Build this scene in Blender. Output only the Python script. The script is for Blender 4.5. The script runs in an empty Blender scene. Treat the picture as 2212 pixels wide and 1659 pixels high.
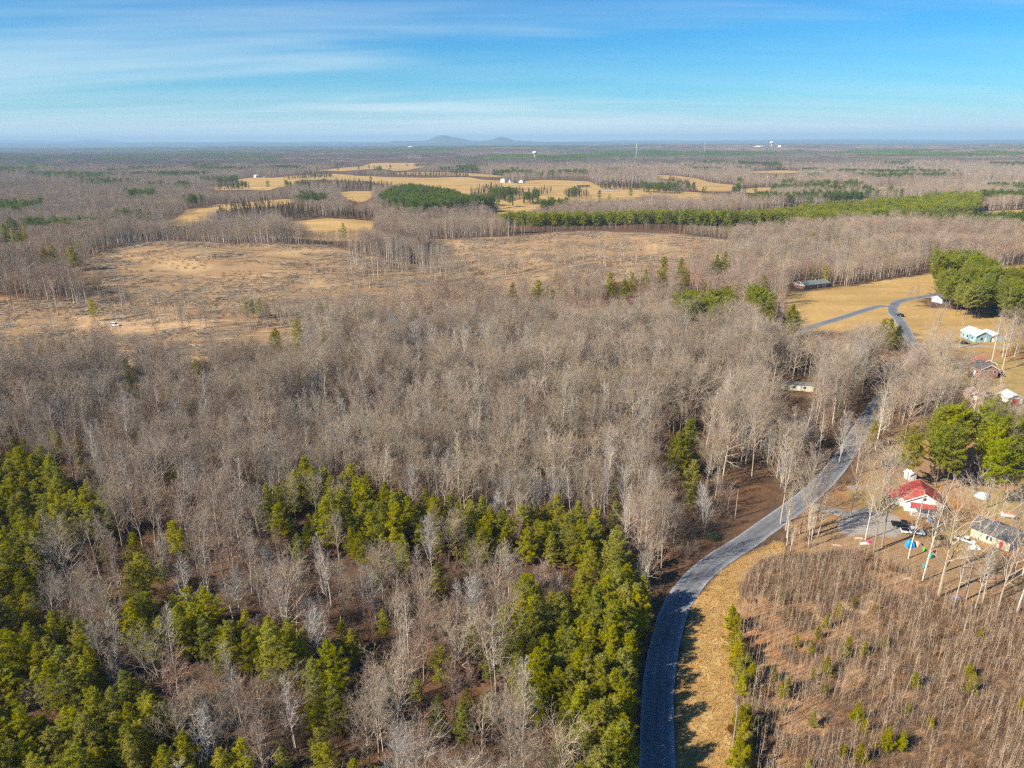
import bpy, math, random
import numpy as np
from mathutils import Vector, Matrix, Euler

# ------------------------------------------------------------------ camera, sky, sun, exposure
SC = bpy.context.scene
COL = SC.collection
CAM_H = 85.0
PITCH = math.radians(19.05)
ROLL = math.radians(-0.26)
W0, H0, FPX = 2212.0, 1659.0, 1522.0          # frame in which places were measured
R = np.array((Matrix.Rotation(math.pi / 2 - PITCH, 3, 'X') @ Matrix.Rotation(ROLL, 3, 'Z')))
CR, CU, CF = R[:, 0], R[:, 1], -R[:, 2]
CP = np.array([0.0, 0.0, CAM_H])
cd = bpy.data.cameras.new('camera')
cd.sensor_width = 36.0
cd.lens = 36.0 * FPX / W0
cd.clip_start = 1.0
cd.clip_end = 120000.0
cam = bpy.data.objects.new('camera', cd)
COL.objects.link(cam)
cam.matrix_world = Matrix.Translation((0, 0, CAM_H)) @ (Matrix.Rotation(math.pi / 2 - PITCH, 4, 'X') @ Matrix.Rotation(ROLL, 4, 'Z'))
SC.camera = cam

SUN_EL = math.radians(35.0)
SHADOW_AZ = math.radians(27.0)                 # shadows run this way, from +X towards +Y
sun_vec = Vector((-math.cos(SHADOW_AZ) * math.cos(SUN_EL), -math.sin(SHADOW_AZ) * math.cos(SUN_EL), math.sin(SUN_EL)))
sd = bpy.data.lights.new('sun', 'SUN')
sd.energy = 5.0
sd.angle = math.radians(0.53)
sd.color = (1.0, 0.90, 0.74)
sun = bpy.data.objects.new('sun', sd)
COL.objects.link(sun)
sun.rotation_euler = sun_vec.to_track_quat('Z', 'Y').to_euler()

world = bpy.data.worlds.new('World')
SC.world = world
world.use_nodes = True
wn, wl = world.node_tree.nodes, world.node_tree.links
wn.clear()
wout = wn.new('ShaderNodeOutputWorld')
wbg = wn.new('ShaderNodeBackground')
wbg.inputs['Strength'].default_value = 0.055
sky = wn.new('ShaderNodeTexSky')
sky.sky_type = 'NISHITA'
sky.sun_disc = False
sky.sun_elevation = SUN_EL
sky.sun_rotation = math.atan2(sun_vec.x, sun_vec.y)
sky.altitude = 200
sky.air_density = 1.0
sky.dust_density = 0.3
sky.ozone_density = 3.0
hsv = wn.new('ShaderNodeHueSaturation')
hsv.inputs['Saturation'].default_value = 1.25
hsv.inputs['Hue'].default_value = 0.5
hsv.inputs['Value'].default_value = 0.86
wl.new(sky.outputs[0], hsv.inputs['Color'])
# thin cirrus: noise on a flat layer high above, so it keeps its perspective
tc = wn.new('ShaderNodeTexCoord')
sep = wn.new('ShaderNodeSeparateXYZ')
wl.new(tc.outputs['Generated'], sep.inputs[0])
def wmath(op, a, b=None):
    n = wn.new('ShaderNodeMath')
    n.operation = op
    for i, v in enumerate((a, b)):
        if v is None:
            continue
        if isinstance(v, (int, float)):
            n.inputs[i].default_value = v
        else:
            wl.new(v, n.inputs[i])
    return n.outputs[0]
zz = wmath('ADD', wmath('MAXIMUM', sep.outputs[2], 0.0), 0.06)
cx = wmath('DIVIDE', sep.outputs[0], zz)
cy = wmath('DIVIDE', sep.outputs[1], zz)
comb = wn.new('ShaderNodeCombineXYZ')
wl.new(cx, comb.inputs[0])
wl.new(cy, comb.inputs[1])
def cloud(scale, loc, rot, detail, dist):
    mp = wn.new('ShaderNodeMapping')
    mp.inputs['Scale'].default_value = scale
    mp.inputs['Location'].default_value = loc
    mp.inputs['Rotation'].default_value = (0, 0, rot)
    wl.new(comb.outputs[0], mp.inputs['Vector'])
    nz = wn.new('ShaderNodeTexNoise')
    nz.inputs['Scale'].default_value = 1.0
    nz.inputs['Detail'].default_value = detail
    nz.inputs['Roughness'].default_value = 0.62
    nz.inputs['Distortion'].default_value = dist
    wl.new(mp.outputs[0], nz.inputs['Vector'])
    return nz.outputs['Fac']
def wramp(x, a, b):
    m = wn.new('ShaderNodeMapRange')
    m.interpolation_type = 'SMOOTHSTEP'
    m.inputs['From Min'].default_value = a
    m.inputs['From Max'].default_value = b
    wl.new(x, m.inputs['Value'])
    return m.outputs['Result']
c1 = wramp(cloud((.09, .30, 1), (4.2, .5, 0), math.radians(10), 4, 0.6), 0.46, 0.66)
c2 = wramp(cloud((0.30, 1.0, 1), (1.2, 0.3, 0), math.radians(14), 6, 0.4), 0.25, 0.8)
cl = wmath('MULTIPLY', c1, wmath('ADD', 0.7, wmath('MULTIPLY', c2, 0.3)))
# thin layers: the lower one looks, the longer the path through them
zp = wmath('MAXIMUM', sep.outputs[2], 0.0)
cl = wmath('DIVIDE', wmath('MULTIPLY', cl, 0.075), wmath('ADD', zp, 0.035))
veil = wmath('POWER', wmath('DIVIDE', 0.055, wmath('ADD', zp, 0.022)), 2.0)
cl = wmath('ADD', cl, wmath('MULTIPLY', veil, wmath('ADD', 0.62, wmath('MULTIPLY', c2, 0.5))))
cl = wmath('SUBTRACT', 1.0, wmath('EXPONENT', wmath('MULTIPLY', cl, -1.0)))
wm = wn.new('ShaderNodeMix')
wm.data_type = 'RGBA'
wl.new(cl, wm.inputs['Factor'])
tint = wn.new('ShaderNodeMix')
tint.data_type = 'RGBA'
tint.blend_type = 'MULTIPLY'
tint.inputs['Factor'].default_value = 1.0
tint.inputs['B'].default_value = (.07, .96, 1.42, 1)
wl.new(hsv.outputs[0], tint.inputs['A'])
wl.new(tint.outputs['Result'], wm.inputs['A'])
wm.inputs['B'].default_value = (7.2, 8.5, 9.1, 1)
wl.new(wm.outputs['Result'], wbg.inputs['Color'])
wl.new(wbg.outputs[0], wout.inputs['Surface'])

SC.view_settings.view_transform = 'Standard'
SC.view_settings.look = 'None'
SC.view_settings.exposure = 1.0
SC.view_settings.gamma = 1.0
SC.view_settings.use_curve_mapping = False
SC.render.engine = 'CYCLES'
SC.cycles.max_bounces = 4
SC.cycles.diffuse_bounces = 1
SC.cycles.glossy_bounces = 2
SC.cycles.transmission_bounces = 2
SC.cycles.volume_bounces = 0
SC.cycles.use_denoising = False
SC.cycles.filter_width = 1.25
SC.cycles.use_adaptive_sampling = True
SC.cycles.adaptive_threshold = 0.02

# ------------------------------------------------------------------ noise, terrain, picking
rng = np.random.default_rng(11)
random.seed(11)

def _hash(i, j, s):
    h = (i.astype(np.int64) * 374761393 + j.astype(np.int64) * 668265263 + s * 982451653) & 0x7fffffff
    h = (h ^ (h >> 13)) * 1274126177 & 0x7fffffff
    return ((h ^ (h >> 16)) & 0xffff) / 65535.0

def vnoise(x, y, s=0):
    x = np.asarray(x, float); y = np.asarray(y, float)
    i, j = np.floor(x), np.floor(y)
    fx, fy = x - i, y - j
    fx = fx * fx * (3 - 2 * fx); fy = fy * fy * (3 - 2 * fy)
    a = _hash(i, j, s); b = _hash(i + 1, j, s); c = _hash(i, j + 1, s); d = _hash(i + 1, j + 1, s)
    return (a * (1 - fx) + b * fx) * (1 - fy) + (c * (1 - fx) + d * fx) * fy

def fbm(x, y, s=0, o=4):
    t, a, n = 0.0, 0.5, 0.0
    for k in range(o):
        t = t + a * vnoise(x * 2 ** k, y * 2 ** k, s + k * 7)
        n += a
        a *= 0.5
    return t / n

def sstep(a, b, x):
    t = np.clip((x - a) / (b - a), 0, 1)
    return t * t * (3 - 2 * t)

# rolling ground: (x, y, rx, ry, rise)
HILLS = [(-190, 540, 140, 70, 9.0), (-150, 445, 120, 28, -3.0), (80, 640, 120, 55, 6.0), (-60, 560, 38, 80, -8.0), (60, 555, 150, 22, -4.0), (20, 520, 60, 20, 3.5), (-110, 590, 60, 30, 3.0), (150, 600, 60, 25, 2.5), (-300, 470, 80, 30, 3.0), (150, 745, 400, 60, -6.0),
         (-15, 480, 130, 26, -2.5), (40, 480, 70, 40, 2.0), (-330, 560, 90, 80, 4.0), (330, 640, 220, 90, 5.0), (150, 345, 120, 80, 2.0)]

def height(x, y):
    x = np.asarray(x, float); y = np.asarray(y, float)
    d = np.hypot(x, y)
    h = 1.2 * (vnoise(x / 70.0, y / 70.0, 3) - .5)
    for cx_, cy_, rx, ry, a in HILLS:
        h = h + a * np.exp(-((x - cx_) / rx) ** 2 - ((y - cy_) / ry) ** 2)
    h = h + sstep(380, 560, d) * 4.5 * (vnoise(x / 48.0, y / 30.0, 5) - .5) * (1 - sstep(900, 1500, d))
    h = h + sstep(650, 2200, d) * 30 * (fbm(x / 900.0, y / 700.0, 21, 3) - .52)
    h = h + sstep(2600, 8000, d) * 120 * (fbm(x / 5200.0, y / 3000.0, 31, 3) - .5)
    h = h + sstep(11000, 24000, d) * (62 + 70 * (fbm(x / 14000.0, y / 9000.0, 41, 3) - .5))
    return h

_T = np.concatenate([np.linspace(60, 400, 350), np.geomspace(401, 60000, 2500)])
def pick(u, v, dz=0.0):
    """the place on the ground (raised by dz) seen at a measured point of the frame"""
    d = CF + CR * (u - W0 / 2) / FPX + CU * (H0 / 2 - v) / FPX
    px = CP[0] + d[0] * _T; py = CP[1] + d[1] * _T; pz = CP[2] + d[2] * _T
    f = pz - height(px, py) - dz
    k = np.nonzero(f < 0)[0]
    if len(k) == 0:
        i = len(_T) - 1
        return np.array([px[i], py[i], height(px[i], py[i])])
    i = max(int(k[0]), 1)
    w = f[i - 1] / (f[i - 1] - f[i])
    x = px[i - 1] + w * (px[i] - px[i - 1]); y = py[i - 1] + w * (py[i] - py[i - 1])
    return np.array([x, y, float(height(x, y))])

def project(P):
    q = np.asarray(P, float) - CP
    a = q @ CF
    return W0 / 2 + FPX * (q @ CR) / a, H0 / 2 - FPX * (q @ CU) / a, a

def poly(pts, dz=0.0):
    return np.array([pick(u, v, dz)[:2] for u, v in pts])

def inside(P, x, y):
    x = np.asarray(x, float); y = np.asarray(y, float)
    r = np.zeros(x.shape, bool)
    n = len(P)
    j = n - 1
    for i in range(n):
        xi, yi = P[i]; xj, yj = P[j]
        if yi != yj:
            c = ((yi > y) != (yj > y)) & (x < (xj - xi) * (y - yi) / (yj - yi) + xi)
            r ^= c
        j = i
    return r

def sdf(P, x, y, lim=60.0):
    """signed distance, positive inside, cut off at lim"""
    out = np.full(x.shape, -lim)
    lo, hi = P.min(0) - lim, P.max(0) + lim
    m = (x > lo[0]) & (x < hi[0]) & (y > lo[1]) & (y < hi[1])
    if not m.any():
        return out
    xs, ys = x[m], y[m]
    d = np.full(xs.shape, 1e9)
    n = len(P)
    for i in range(n):
        a, b = P[i], P[(i + 1) % n]
        e = b - a
        t = np.clip(((xs - a[0]) * e[0] + (ys - a[1]) * e[1]) / (e @ e + 1e-9), 0, 1)
        d = np.minimum(d, np.hypot(xs - a[0] - t * e[0], ys - a[1] - t * e[1]))
    out[m] = np.clip(np.where(inside(P, xs, ys), d, -d), -lim, lim)
    return out

def line_dist(L, x, y):
    d = np.full(np.shape(x), 1e9)
    for a, b in zip(L[:-1], L[1:]):
        e = b - a
        t = np.clip(((x - a[0]) * e[0] + (y - a[1]) * e[1]) / (e @ e + 1e-9), 0, 1)
        d = np.minimum(d, np.hypot(x - a[0] - t * e[0], y - a[1] - t * e[1]))
    return d

def spline(pts, n=10):
    P = np.array(pts, float)
    Q = np.vstack([2 * P[0] - P[1], P, 2 * P[-1] - P[-2]])
    out = []
    for i in range(1, len(Q) - 2):
        p0, p1, p2, p3 = Q[i - 1:i + 3]
        for t in np.linspace(0, 1, n, endpoint=False):
            out.append(.5 * (2 * p1 + (p2 - p0) * t + (2 * p0 - 5 * p1 + 4 * p2 - p3) * t * t + (3 * p1 - p0 - 3 * p2 + p3) * t ** 3))
    out.append(P[-1])
    return np.array(out)

# ------------------------------------------------------------------ materials
MAT = {}
def material(name, color, rough=.9, color2=None, noise=None, rand=0.0, spec=.15, metal=0.0, bump=0.0, hue=0.0, leaf=0.0):
    m = bpy.data.materials.new(name)
    m.use_nodes = True
    n, l = m.node_tree.nodes, m.node_tree.links
    b = n['Principled BSDF']
    b.inputs['Roughness'].default_value = rough
    b.inputs['Specular IOR Level'].default_value = spec
    b.inputs['Metallic'].default_value = metal
    b.inputs['Base Color'].default_value = (*color, 1)
    src = None
    if color2 is not None:
        mx = n.new('ShaderNodeMix'); mx.data_type = 'RGBA'
        mx.inputs['A'].default_value = (*color, 1)
        mx.inputs['B'].default_value = (*color2, 1)
        if noise:
            t = n.new('ShaderNodeTexCoord')
            z = n.new('ShaderNodeTexNoise')
            z.inputs['Scale'].default_value = noise
            z.inputs['Detail'].default_value = 5
            l.new(t.outputs['Object'], z.inputs['Vector'])
            r = n.new('ShaderNodeMapRange')
            r.inputs['From Min'].default_value = .35
            r.inputs['From Max'].default_value = .65
            l.new(z.outputs['Fac'], r.inputs['Value'])
            l.new(r.outputs['Result'], mx.inputs['Factor'])
            if bump:
                bp = n.new('ShaderNodeBump')
                bp.inputs['Strength'].default_value = bump
                l.new(z.outputs['Fac'], bp.inputs['Height'])
                l.new(bp.outputs[0], b.inputs['Normal'])
        else:
            o = n.new('ShaderNodeObjectInfo')
            l.new(o.outputs['Random'], mx.inputs['Factor'])
        src = mx.outputs['Result']
    if rand:
        o = n.new('ShaderNodeObjectInfo')
        w = n.new('ShaderNodeTexWhiteNoise'); w.noise_dimensions = '1D'
        l.new(o.outputs['Random'], w.inputs['W'])
        sp = n.new('ShaderNodeSeparateColor')
        l.new(w.outputs['Color'], sp.inputs[0])
        h = n.new('ShaderNodeHueSaturation')
        if src is not None:
            l.new(src, h.inputs['Color'])
        else:
            h.inputs['Color'].default_value = (*color, 1)
        for inp, c, mid, amp in (('Value', 0, 1.0, rand), ('Hue', 1, .5, hue), ('Saturation', 2, 1.0, rand * .7)):
            r = n.new('ShaderNodeMapRange')
            r.inputs['To Min'].default_value = mid - amp
            r.inputs['To Max'].default_value = mid + amp
            l.new(sp.outputs[c], r.inputs['Value'])
            l.new(r.outputs['Result'], h.inputs[inp])
        src = h.outputs['Color']
    if src is not None:
        l.new(src, b.inputs['Base Color'])
    if leaf:
        tr = n.new('ShaderNodeBsdfTranslucent')
        ms = n.new('ShaderNodeMixShader')
        ms.inputs[0].default_value = leaf
        if src is not None:
            l.new(src, tr.inputs['Color'])
        else:
            tr.inputs['Color'].default_value = (*color, 1)
        l.new(b.outputs[0], ms.inputs[1])
        l.new(tr.outputs[0], ms.inputs[2])
        l.new(ms.outputs[0], n['Material Output'].inputs['Surface'])
    MAT[name] = m
    return m

material('bark_pale', (0.6, 0.54, 0.46), color2=(0.46, 0.4, 0.33), rand=.22)
material('bark_grey', (0.44, 0.365, 0.28), color2=(0.31, 0.25, 0.185), rand=.22)
material('bark_brown', (0.34, 0.26, 0.2), color2=(0.25, 0.19, 0.15), rand=.22)
material('bark_silver', (0.56, 0.53, 0.49), color2=(0.45, 0.42, 0.38), rand=.1)
material('twig_pale', (0.39, 0.312, 0.232), color2=(0.315, 0.243, 0.177), rand=.24, hue=.014)
material('twig_grey', (0.375, 0.29, 0.207), color2=(0.29, 0.22, 0.157), rand=.24, hue=.014)
material('twig_russet', (0.345, 0.22, 0.16), color2=(0.275, 0.175, 0.132), rand=.24, hue=.014)
material('twig_shaded', (.20, .155, .122), color2=(.15, .125, .098), rand=.25, hue=.01)  # darker copy of the twig colour: shade put into the horizon crowns
material('twig_silver', (0.33, 0.295, 0.255), color2=(0.26, 0.225, 0.19), rand=.12)
material('bark_pine', (.20, .13, .09), color2=(.14, .10, .08), rand=.1)
material('needles_olive', (0.44, 0.4, 0.026), color2=(0.31, 0.315, 0.021), leaf=.45, rand=.2, hue=.006)
material('needles_green', (0.21, 0.26, 0.026), color2=(0.155, 0.21, 0.024), leaf=.45, rand=.2, hue=.01)
material('needles_bright', (0.37, 0.37, 0.022), color2=(0.29, 0.32, 0.02), leaf=.42, rand=.2, hue=.006)
material('needles_cedar', (0.12, 0.11, 0.03), color2=(0.17, 0.115, 0.03), leaf=.45, rand=.25, hue=.015)
material('needles_yellow', (0.42, 0.35, 0.024), color2=(0.32, 0.3, 0.022), leaf=.45, rand=.2, hue=.006)
material('stem_tan', (0.44, 0.33, 0.23), color2=(0.33, 0.235, 0.16), rand=.2, hue=.01)
material('brush', (0.26, 0.145, 0.08), color2=(0.2, 0.13, 0.085), rand=.25, hue=.012)
material('brush_grey', (0.25, 0.18, 0.125), color2=(0.19, 0.14, 0.1), rand=.25)
material('straw', (.52, .35, .13), color2=(.44, .27, .10), rand=.2, hue=.01)
material('slash_wood', (0.38, 0.31, 0.22), color2=(0.26, 0.2, 0.14), rand=.25)
material('leaf_copper', (.22, .10, .025), color2=(.16, .08, .03), rand=.2)

# ------------------------------------------------------------------ mesh building
class MB:
    def __init__(self):
        self.v, self.f, self.n = [], [], 0
        self.bl = []
    def tube(self, pts, rad, sides):
        pts = np.asarray(pts, float)
        m = len(pts)
        t = np.gradient(pts, axis=0)
        t /= np.linalg.norm(t, axis=1)[:, None] + 1e-9
        ref = np.array([0., 0, 1]) if abs(t[0, 2]) < .8 else np.array([1., 0, 0])
        a = np.cross(t, ref)
        a /= np.linalg.norm(a, axis=1)[:, None] + 1e-9
        b = np.cross(t, a)
        an = np.arange(sides) * 2 * math.pi / sides
        ring = pts[:, None, :] + np.asarray(rad)[:, None, None] * (a[:, None, :] * np.cos(an)[None, :, None] + b[:, None, :] * np.sin(an)[None, :, None])
        self.v.append(ring.reshape(-1, 3))
        o = self.n
        for i in range(m - 1):
            for k in range(sides):
                k2 = (k + 1) % sides
                self.f.append((o + i * sides + k, o + i * sides + k2, o + (i + 1) * sides + k2, o + (i + 1) * sides + k))
        self.n += m * sides
    def blade(self, p, d, L, w, n=(0., 0., 0.)):
        self.bl.append((p[0], p[1], p[2], d[0], d[1], d[2], L, w, n[0], n[1], n[2]))
    def add(self, verts, faces):
        o = self.n
        self.v.append(np.asarray(verts, float))
        self.f += [tuple(i + o for i in f) for f in faces]
        self.n += len(verts)
    def box(self, x0, x1, y0, y1, z0, z1, inset=0.0):
        i = inset
        V = [(x0, y0, z0), (x1, y0, z0), (x1, y1, z0), (x0, y1, z0), (x0 + i, y0 + i, z1), (x1 - i, y0 + i, z1), (x1 - i, y1 - i, z1), (x0 + i, y1 - i, z1)]
        self.add(V, [(3, 2, 1, 0), (4, 5, 6, 7), (0, 1, 5, 4), (1, 2, 6, 5), (2, 3, 7, 6), (3, 0, 4, 7)])
        return self
    def blades_flush(self, r):
        if not self.bl:
            return
        B = np.array(self.bl)
        p, d, L, w = B[:, :3], B[:, 3:6], B[:, 6], B[:, 7]
        d = d / (np.linalg.norm(d, axis=1)[:, None] + 1e-9)
        face = B[:, 8:11]
        has = (np.abs(face).sum(1) > 0)[:, None]
        s = np.cross(d, np.where(has, face + r.normal(0, .35, d.shape), r.normal(size=d.shape)))
        s /= np.linalg.norm(s, axis=1)[:, None] + 1e-9
        s *= w[:, None] * .5
        V = np.stack([p - s, p + s, p + d * L[:, None]], 1).reshape(-1, 3)
        o = self.n
        k = len(B)
        self.v.append(V)
        self.f += [(o + 3 * i, o + 3 * i + 1, o + 3 * i + 2) for i in range(k)]
        self.n += 3 * k
        self.bl = []

def to_mesh(name, parts, smooth=False):
    """parts: [(MB, material name)]"""
    V, F, M, o = [], [], [], 0
    me = bpy.data.meshes.new(name)
    for k, (mb, mt) in enumerate(parts):
        me.materials.append(MAT[mt])
        if mb.n == 0:
            continue
        V.append(np.concatenate(mb.v))
        F += [tuple(i + o for i in f) for f in mb.f]
        M += [k] * len(mb.f)
        o += mb.n
    V = np.concatenate(V)
    me.from_pydata(V.tolist(), [], F)
    me.polygons.foreach_set('material_index', M)
    if smooth:
        me.polygons.foreach_set('use_smooth', [True] * len(F))
    me.update()
    return me

def unit(v):
    return v / (math.sqrt(v @ v) + 1e-9)

class Prm:
    pass

def grow(mt, mc, p, d, L, r, lvl, q, rg):
    seg = q.seg[lvl]
    pts = [p]
    nrm = rg.normal(0, q.wan[lvl], (seg, 3))
    dirs = [d]
    for i in range(seg):
        d = unit(d + nrm[i] + np.array([0, 0, q.up[lvl]]))
        p = p + d * (L / seg)
        pts.append(p)
        dirs.append(d)
    rad = r * (1 - (1 - q.tip[lvl]) * np.linspace(0, 1, seg + 1) ** q.taper[lvl])
    (mt if lvl == 0 else q.limbs).tube(pts, rad, q.sides[lvl])
    nk = q.kids[lvl]
    if nk == 0:
        return
    nk = max(1, int(round(nk * rg.uniform(.8, 1.2))))
    t0 = q.start[lvl]
    az = rg.uniform(0, 6.28)
    for k in range(nk):
        t = t0 + (1 - t0) * min(.999, (k + rg.uniform(.1, .9)) / nk)
        x = t * seg
        i = int(x)
        pos = pts[i] + (pts[i + 1] - pts[i]) * (x - i)
        dd = dirs[i + 1]
        az += 2.4 + rg.normal(0, .4)
        a = np.cross(dd, [0.3, .2, 1.0] if abs(dd[2]) < .9 else [1., 0, 0])
        a = unit(a)
        b = np.cross(dd, a)
        side = a * math.cos(az) + b * math.sin(az)
        ang = math.radians(q.ang[lvl][0] + (q.ang[lvl][1] - q.ang[lvl][0]) * rg.random())
        nd = unit(dd * math.cos(ang) + side * math.sin(ang))
        if lvl == 0:
            s = (t - t0) / (1 - t0)
            ln = L * q.width * q.profile(s) * rg.uniform(.75, 1.2)
        else:
            ln = L * q.ratio[lvl] * (1.1 - .6 * t) * rg.uniform(.7, 1.25)
        rr = max(q.minr, r * (1 - (1 - q.tip[lvl]) * t) * q.rr[lvl])
        if lvl + 1 < q.tubes:
            grow(mt, mc, pos, nd, ln, rr, lvl + 1, q, rg)
        else:
            mc.blade(pos, nd + np.array([0, 0, .15]), ln, q.bw)
            for j in range(q.sub):
                s = rg.uniform(.15, .9)
                mc.blade(pos + nd * ln * s, nd + rg.normal(0, .55, 3) + np.array([0, 0, .2]), ln * rg.uniform(.4, .8), q.bw * .75)

def tree_params(form, lod):
    q = Prm()
    near = lod == 0
    q.tubes = 3 if near else 2
    q.seg = [8, 5, 3, 2] if near else [4, 3, 2]
    q.sides = [6, 4, 3, 3] if near else [4, 3, 3]
    q.wan = [.025, .12, .16, .2]
    q.up = [.05, .10, .07, .05]
    q.tip = [.12, .2, .25, .3]
    q.taper = [1.0, .9, .9, 1]
    q.start = [.31, .18, .15, .1]
    q.ang = [(24, 50), (28, 55), (25, 55), (20, 50)]
    q.ratio = [0, .52, .5, .5]
    q.rr = [.58, .62, .6, .5]
    q.minr = .028 if near else .035
    q.kids = [17, 7, 6, 4] if near else [12, 9, 5]
    q.sub = 4
    q.bw = .030 if near else .075
    q.width = .43
    q.profile = lambda s: .45 + .75 * math.sin(math.pi * min(1, .12 + .8 * s)) - .35 * s
    H, r = 19.0, .22
    if form == 'oak':
        q.start[0] = .3; q.width = .46; q.ang[0] = (42, 72); q.kids[0] = 17 if near else 10; H, r = 18.0, .31
        q.wan = [.03, .17, .2, .2]
    elif form == 'poplar':
        q.start[0] = .34; q.width = .21; q.ang[0] = (30, 50); q.kids[0] = 24 if near else 13; H, r = 20.0, .21
        q.profile = lambda s: 1.0 - .72 * s; q.wan = [.02, .1, .16, .2]; q.up = [.03, .14, .08, .05]
    elif form == 'maple':
        q.start[0] = .28; q.width = .34; q.ang[0] = (22, 46); q.kids[0] = 20 if near else 11; q.sub = 4; H, r = 14.0, .15
        q.profile = lambda s: 1.05 - .55 * s; q.bw *= .9
    elif form == 'silver':
        q.start[0] = .16; q.width = .40; q.ang[0] = (16, 38); q.kids[0] = 18 if near else 10; H, r = 13.0, .15
        q.profile = lambda s: 1.2 - .75 * s; q.up = [.03, .12, .08, .05]
    return q, H, r

TREE_MATS = {'hickory': ('bark_grey', 'twig_grey'), 'oak': ('bark_grey', 'twig_grey'), 'poplar': ('bark_pale', 'twig_pale'),
             'maple': ('bark_brown', 'twig_russet'), 'silver': ('bark_silver', 'twig_silver')}

def make_bare(form, lod, seed):
    rg = np.random.default_rng(seed)
    q, H, r = tree_params(form, lod)
    H *= rg.uniform(.93, 1.07)
    mt, mc = MB(), MB()
    q.limbs = MB()
    grow(mt, mc, np.array([0., 0, -.3]), np.array([0., 0, 1]), H, r, 0, q, rg)
    mc.blades_flush(rg)
    return mt, mc, q.limbs

def make_pine(style, lod, seed):
    """whorls of limbs that carry tufts of needles"""
    rg = np.random.default_rng(seed)
    mt, mc = MB(), MB()
    near = lod == 0
    H, base, wid, nb, tl = {'virginia': (11.5, .20, .30, 58, .50), 'loblolly': (17.0, .38, .27, 62, .66), 'young': (3.4, .04, .37, 46, .34),
                            'cedar': (7.5, .06, .20, 70, .36)}[style]
    if not near:
        nb = int(nb * .5)
        tl *= 1.5
    H *= rg.uniform(.92, 1.08)
    n = 7 if near else 4
    lean = rg.normal(0, .012, 2)
    tp = [np.array([lean[0] * z * H + rg.normal(0, .02) * H * .1, lean[1] * z * H, -.3 + (H + .3) * z]) for z in np.linspace(0, 1, n)]
    r0 = H * .0105
    mt.tube(tp, r0 * (1 - .9 * np.linspace(0, 1, n)), 6 if near else 4)
    tp = np.array(tp)
    zs = base + (1 - base) * (np.arange(nb) + rg.uniform(0, 1, nb)) / nb
    az = rg.uniform(0, 6.28)
    lump = rg.uniform(0, 6.28, 3)
    for k in range(nb):
        s = (zs[k] - base) / (1 - base)
        if style == 'cedar':
            pr = (1 - s) ** .7 * (.25 + .75 * min(1, s * 6 + .3))
        elif style == 'young':
            pr = (1 - s) ** .8 + .06
        elif style == 'loblolly':
            pr = math.sin(math.pi * (.18 + .72 * s)) ** .8 + .05
        else:
            pr = (.55 + .45 * min(1, s * 3)) * (1 - s) ** .62 + .07
        az += 2.39996 + rg.normal(0, .3)
        L = H * wid * pr * rg.uniform(.65, 1.2) * (1 + .22 * math.sin(az + lump[0]) + .15 * math.sin(2 * az + lump[1] + 5 * s))
        L = max(L, .35 * tl)
        x = zs[k] * (n - 1)
        i = min(int(x), n - 2)
        p = tp[i] + (tp[i + 1] - tp[i]) * (x - i)
        el = math.radians({'virginia': 12, 'loblolly': 18, 'young': 35, 'cedar': 48}[style] + 42 * s ** 1.5 + rg.normal(0, 8))
        d = np.array([math.cos(az) * math.cos(el), math.sin(az) * math.cos(el), math.sin(el)])
        e = p + d * L + np.array([0, 0, .08 * L])
        mt.tube([p, e], [max(.012, L * .014), .008], 3)
        nt = max(2, int(L / (tl * (.38 if near else .5))))
        sidev = unit(np.cross(d, [0, 0, 1.]))
        for j in range(nt):
            t = .25 + .78 * (j + rg.random()) / nt
            sp = (1 - t) * .55 * L + .06 * L
            c = p + (e - p) * t + sidev * rg.normal(0, .5) * sp + np.array([0, 0, rg.normal(.05, .12) * tl * 2])
            ax = unit(d * .55 + np.array([0, 0, .75]) + rg.normal(0, .25, 3))
            nb2 = 17 if near else 7
            D = ax[None] * .8 + rg.normal(0, .62, (nb2, 3))
            for q in D:
                mc.blade(c - ax * .1 * tl, q, tl * rg.uniform(.65, 1.15), tl * (.155 if near else .40), ax * .5 + d * .6 + np.array([0, 0, .35]))
    mc.blades_flush(rg)
    return mt, mc

def make_sapling(seed):
    rg = np.random.default_rng(seed)
    mb = MB()
    H = rg.uniform(4.5, 7.0)
    lean = rg.normal(0, .03, 2)
    P = [np.array([lean[0] * z + rg.normal(0, .03), lean[1] * z + rg.normal(0, .03), z]) for z in np.linspace(-.1, H, 5)]
    mb.tube(P, np.array([.034, .03, .023, .015, .006]), 4)
    for k in range(int(rg.integers(16, 26))):
        z = rg.uniform(.25, .97)
        x = z * 4; i = int(x)
        p = P[i] + (P[i + 1] - P[i]) * (x - i)
        a = rg.uniform(0, 6.28)
        d = np.array([math.cos(a), math.sin(a), rg.uniform(.8, 2.0)])
        L = rg.uniform(.5, 1.6) * (1.15 - z)
        mb.blade(p, d, L + .3, .03)
        mb.blade(p + unit(d) * L * .5, d + rg.normal(0, .4, 3), L * .6, .022)
    mb.blades_flush(rg)
    return mb

def make_brush(seed, n=60, h=1.6, spread=.9, w=.035):
    rg = np.random.default_rng(seed)
    mb = MB()
    for k in range(n):
        a = rg.uniform(0, 6.28)
        rad = spread * math.sqrt(rg.random())
        p = np.array([rad * math.cos(a), rad * math.sin(a), -.05])
        d = np.array([rg.normal(0, .45), rg.normal(0, .45), 1.0])
        L = h * rg.uniform(.5, 1.2)
        mb.blade(p, d, L, w)
        for j in range(2):
            mb.blade(p + unit(d) * L * rg.uniform(.3, .8), d + rg.normal(0, .6, 3), L * .45, w * .75)
    mb.blades_flush(rg)
    return mb

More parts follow.
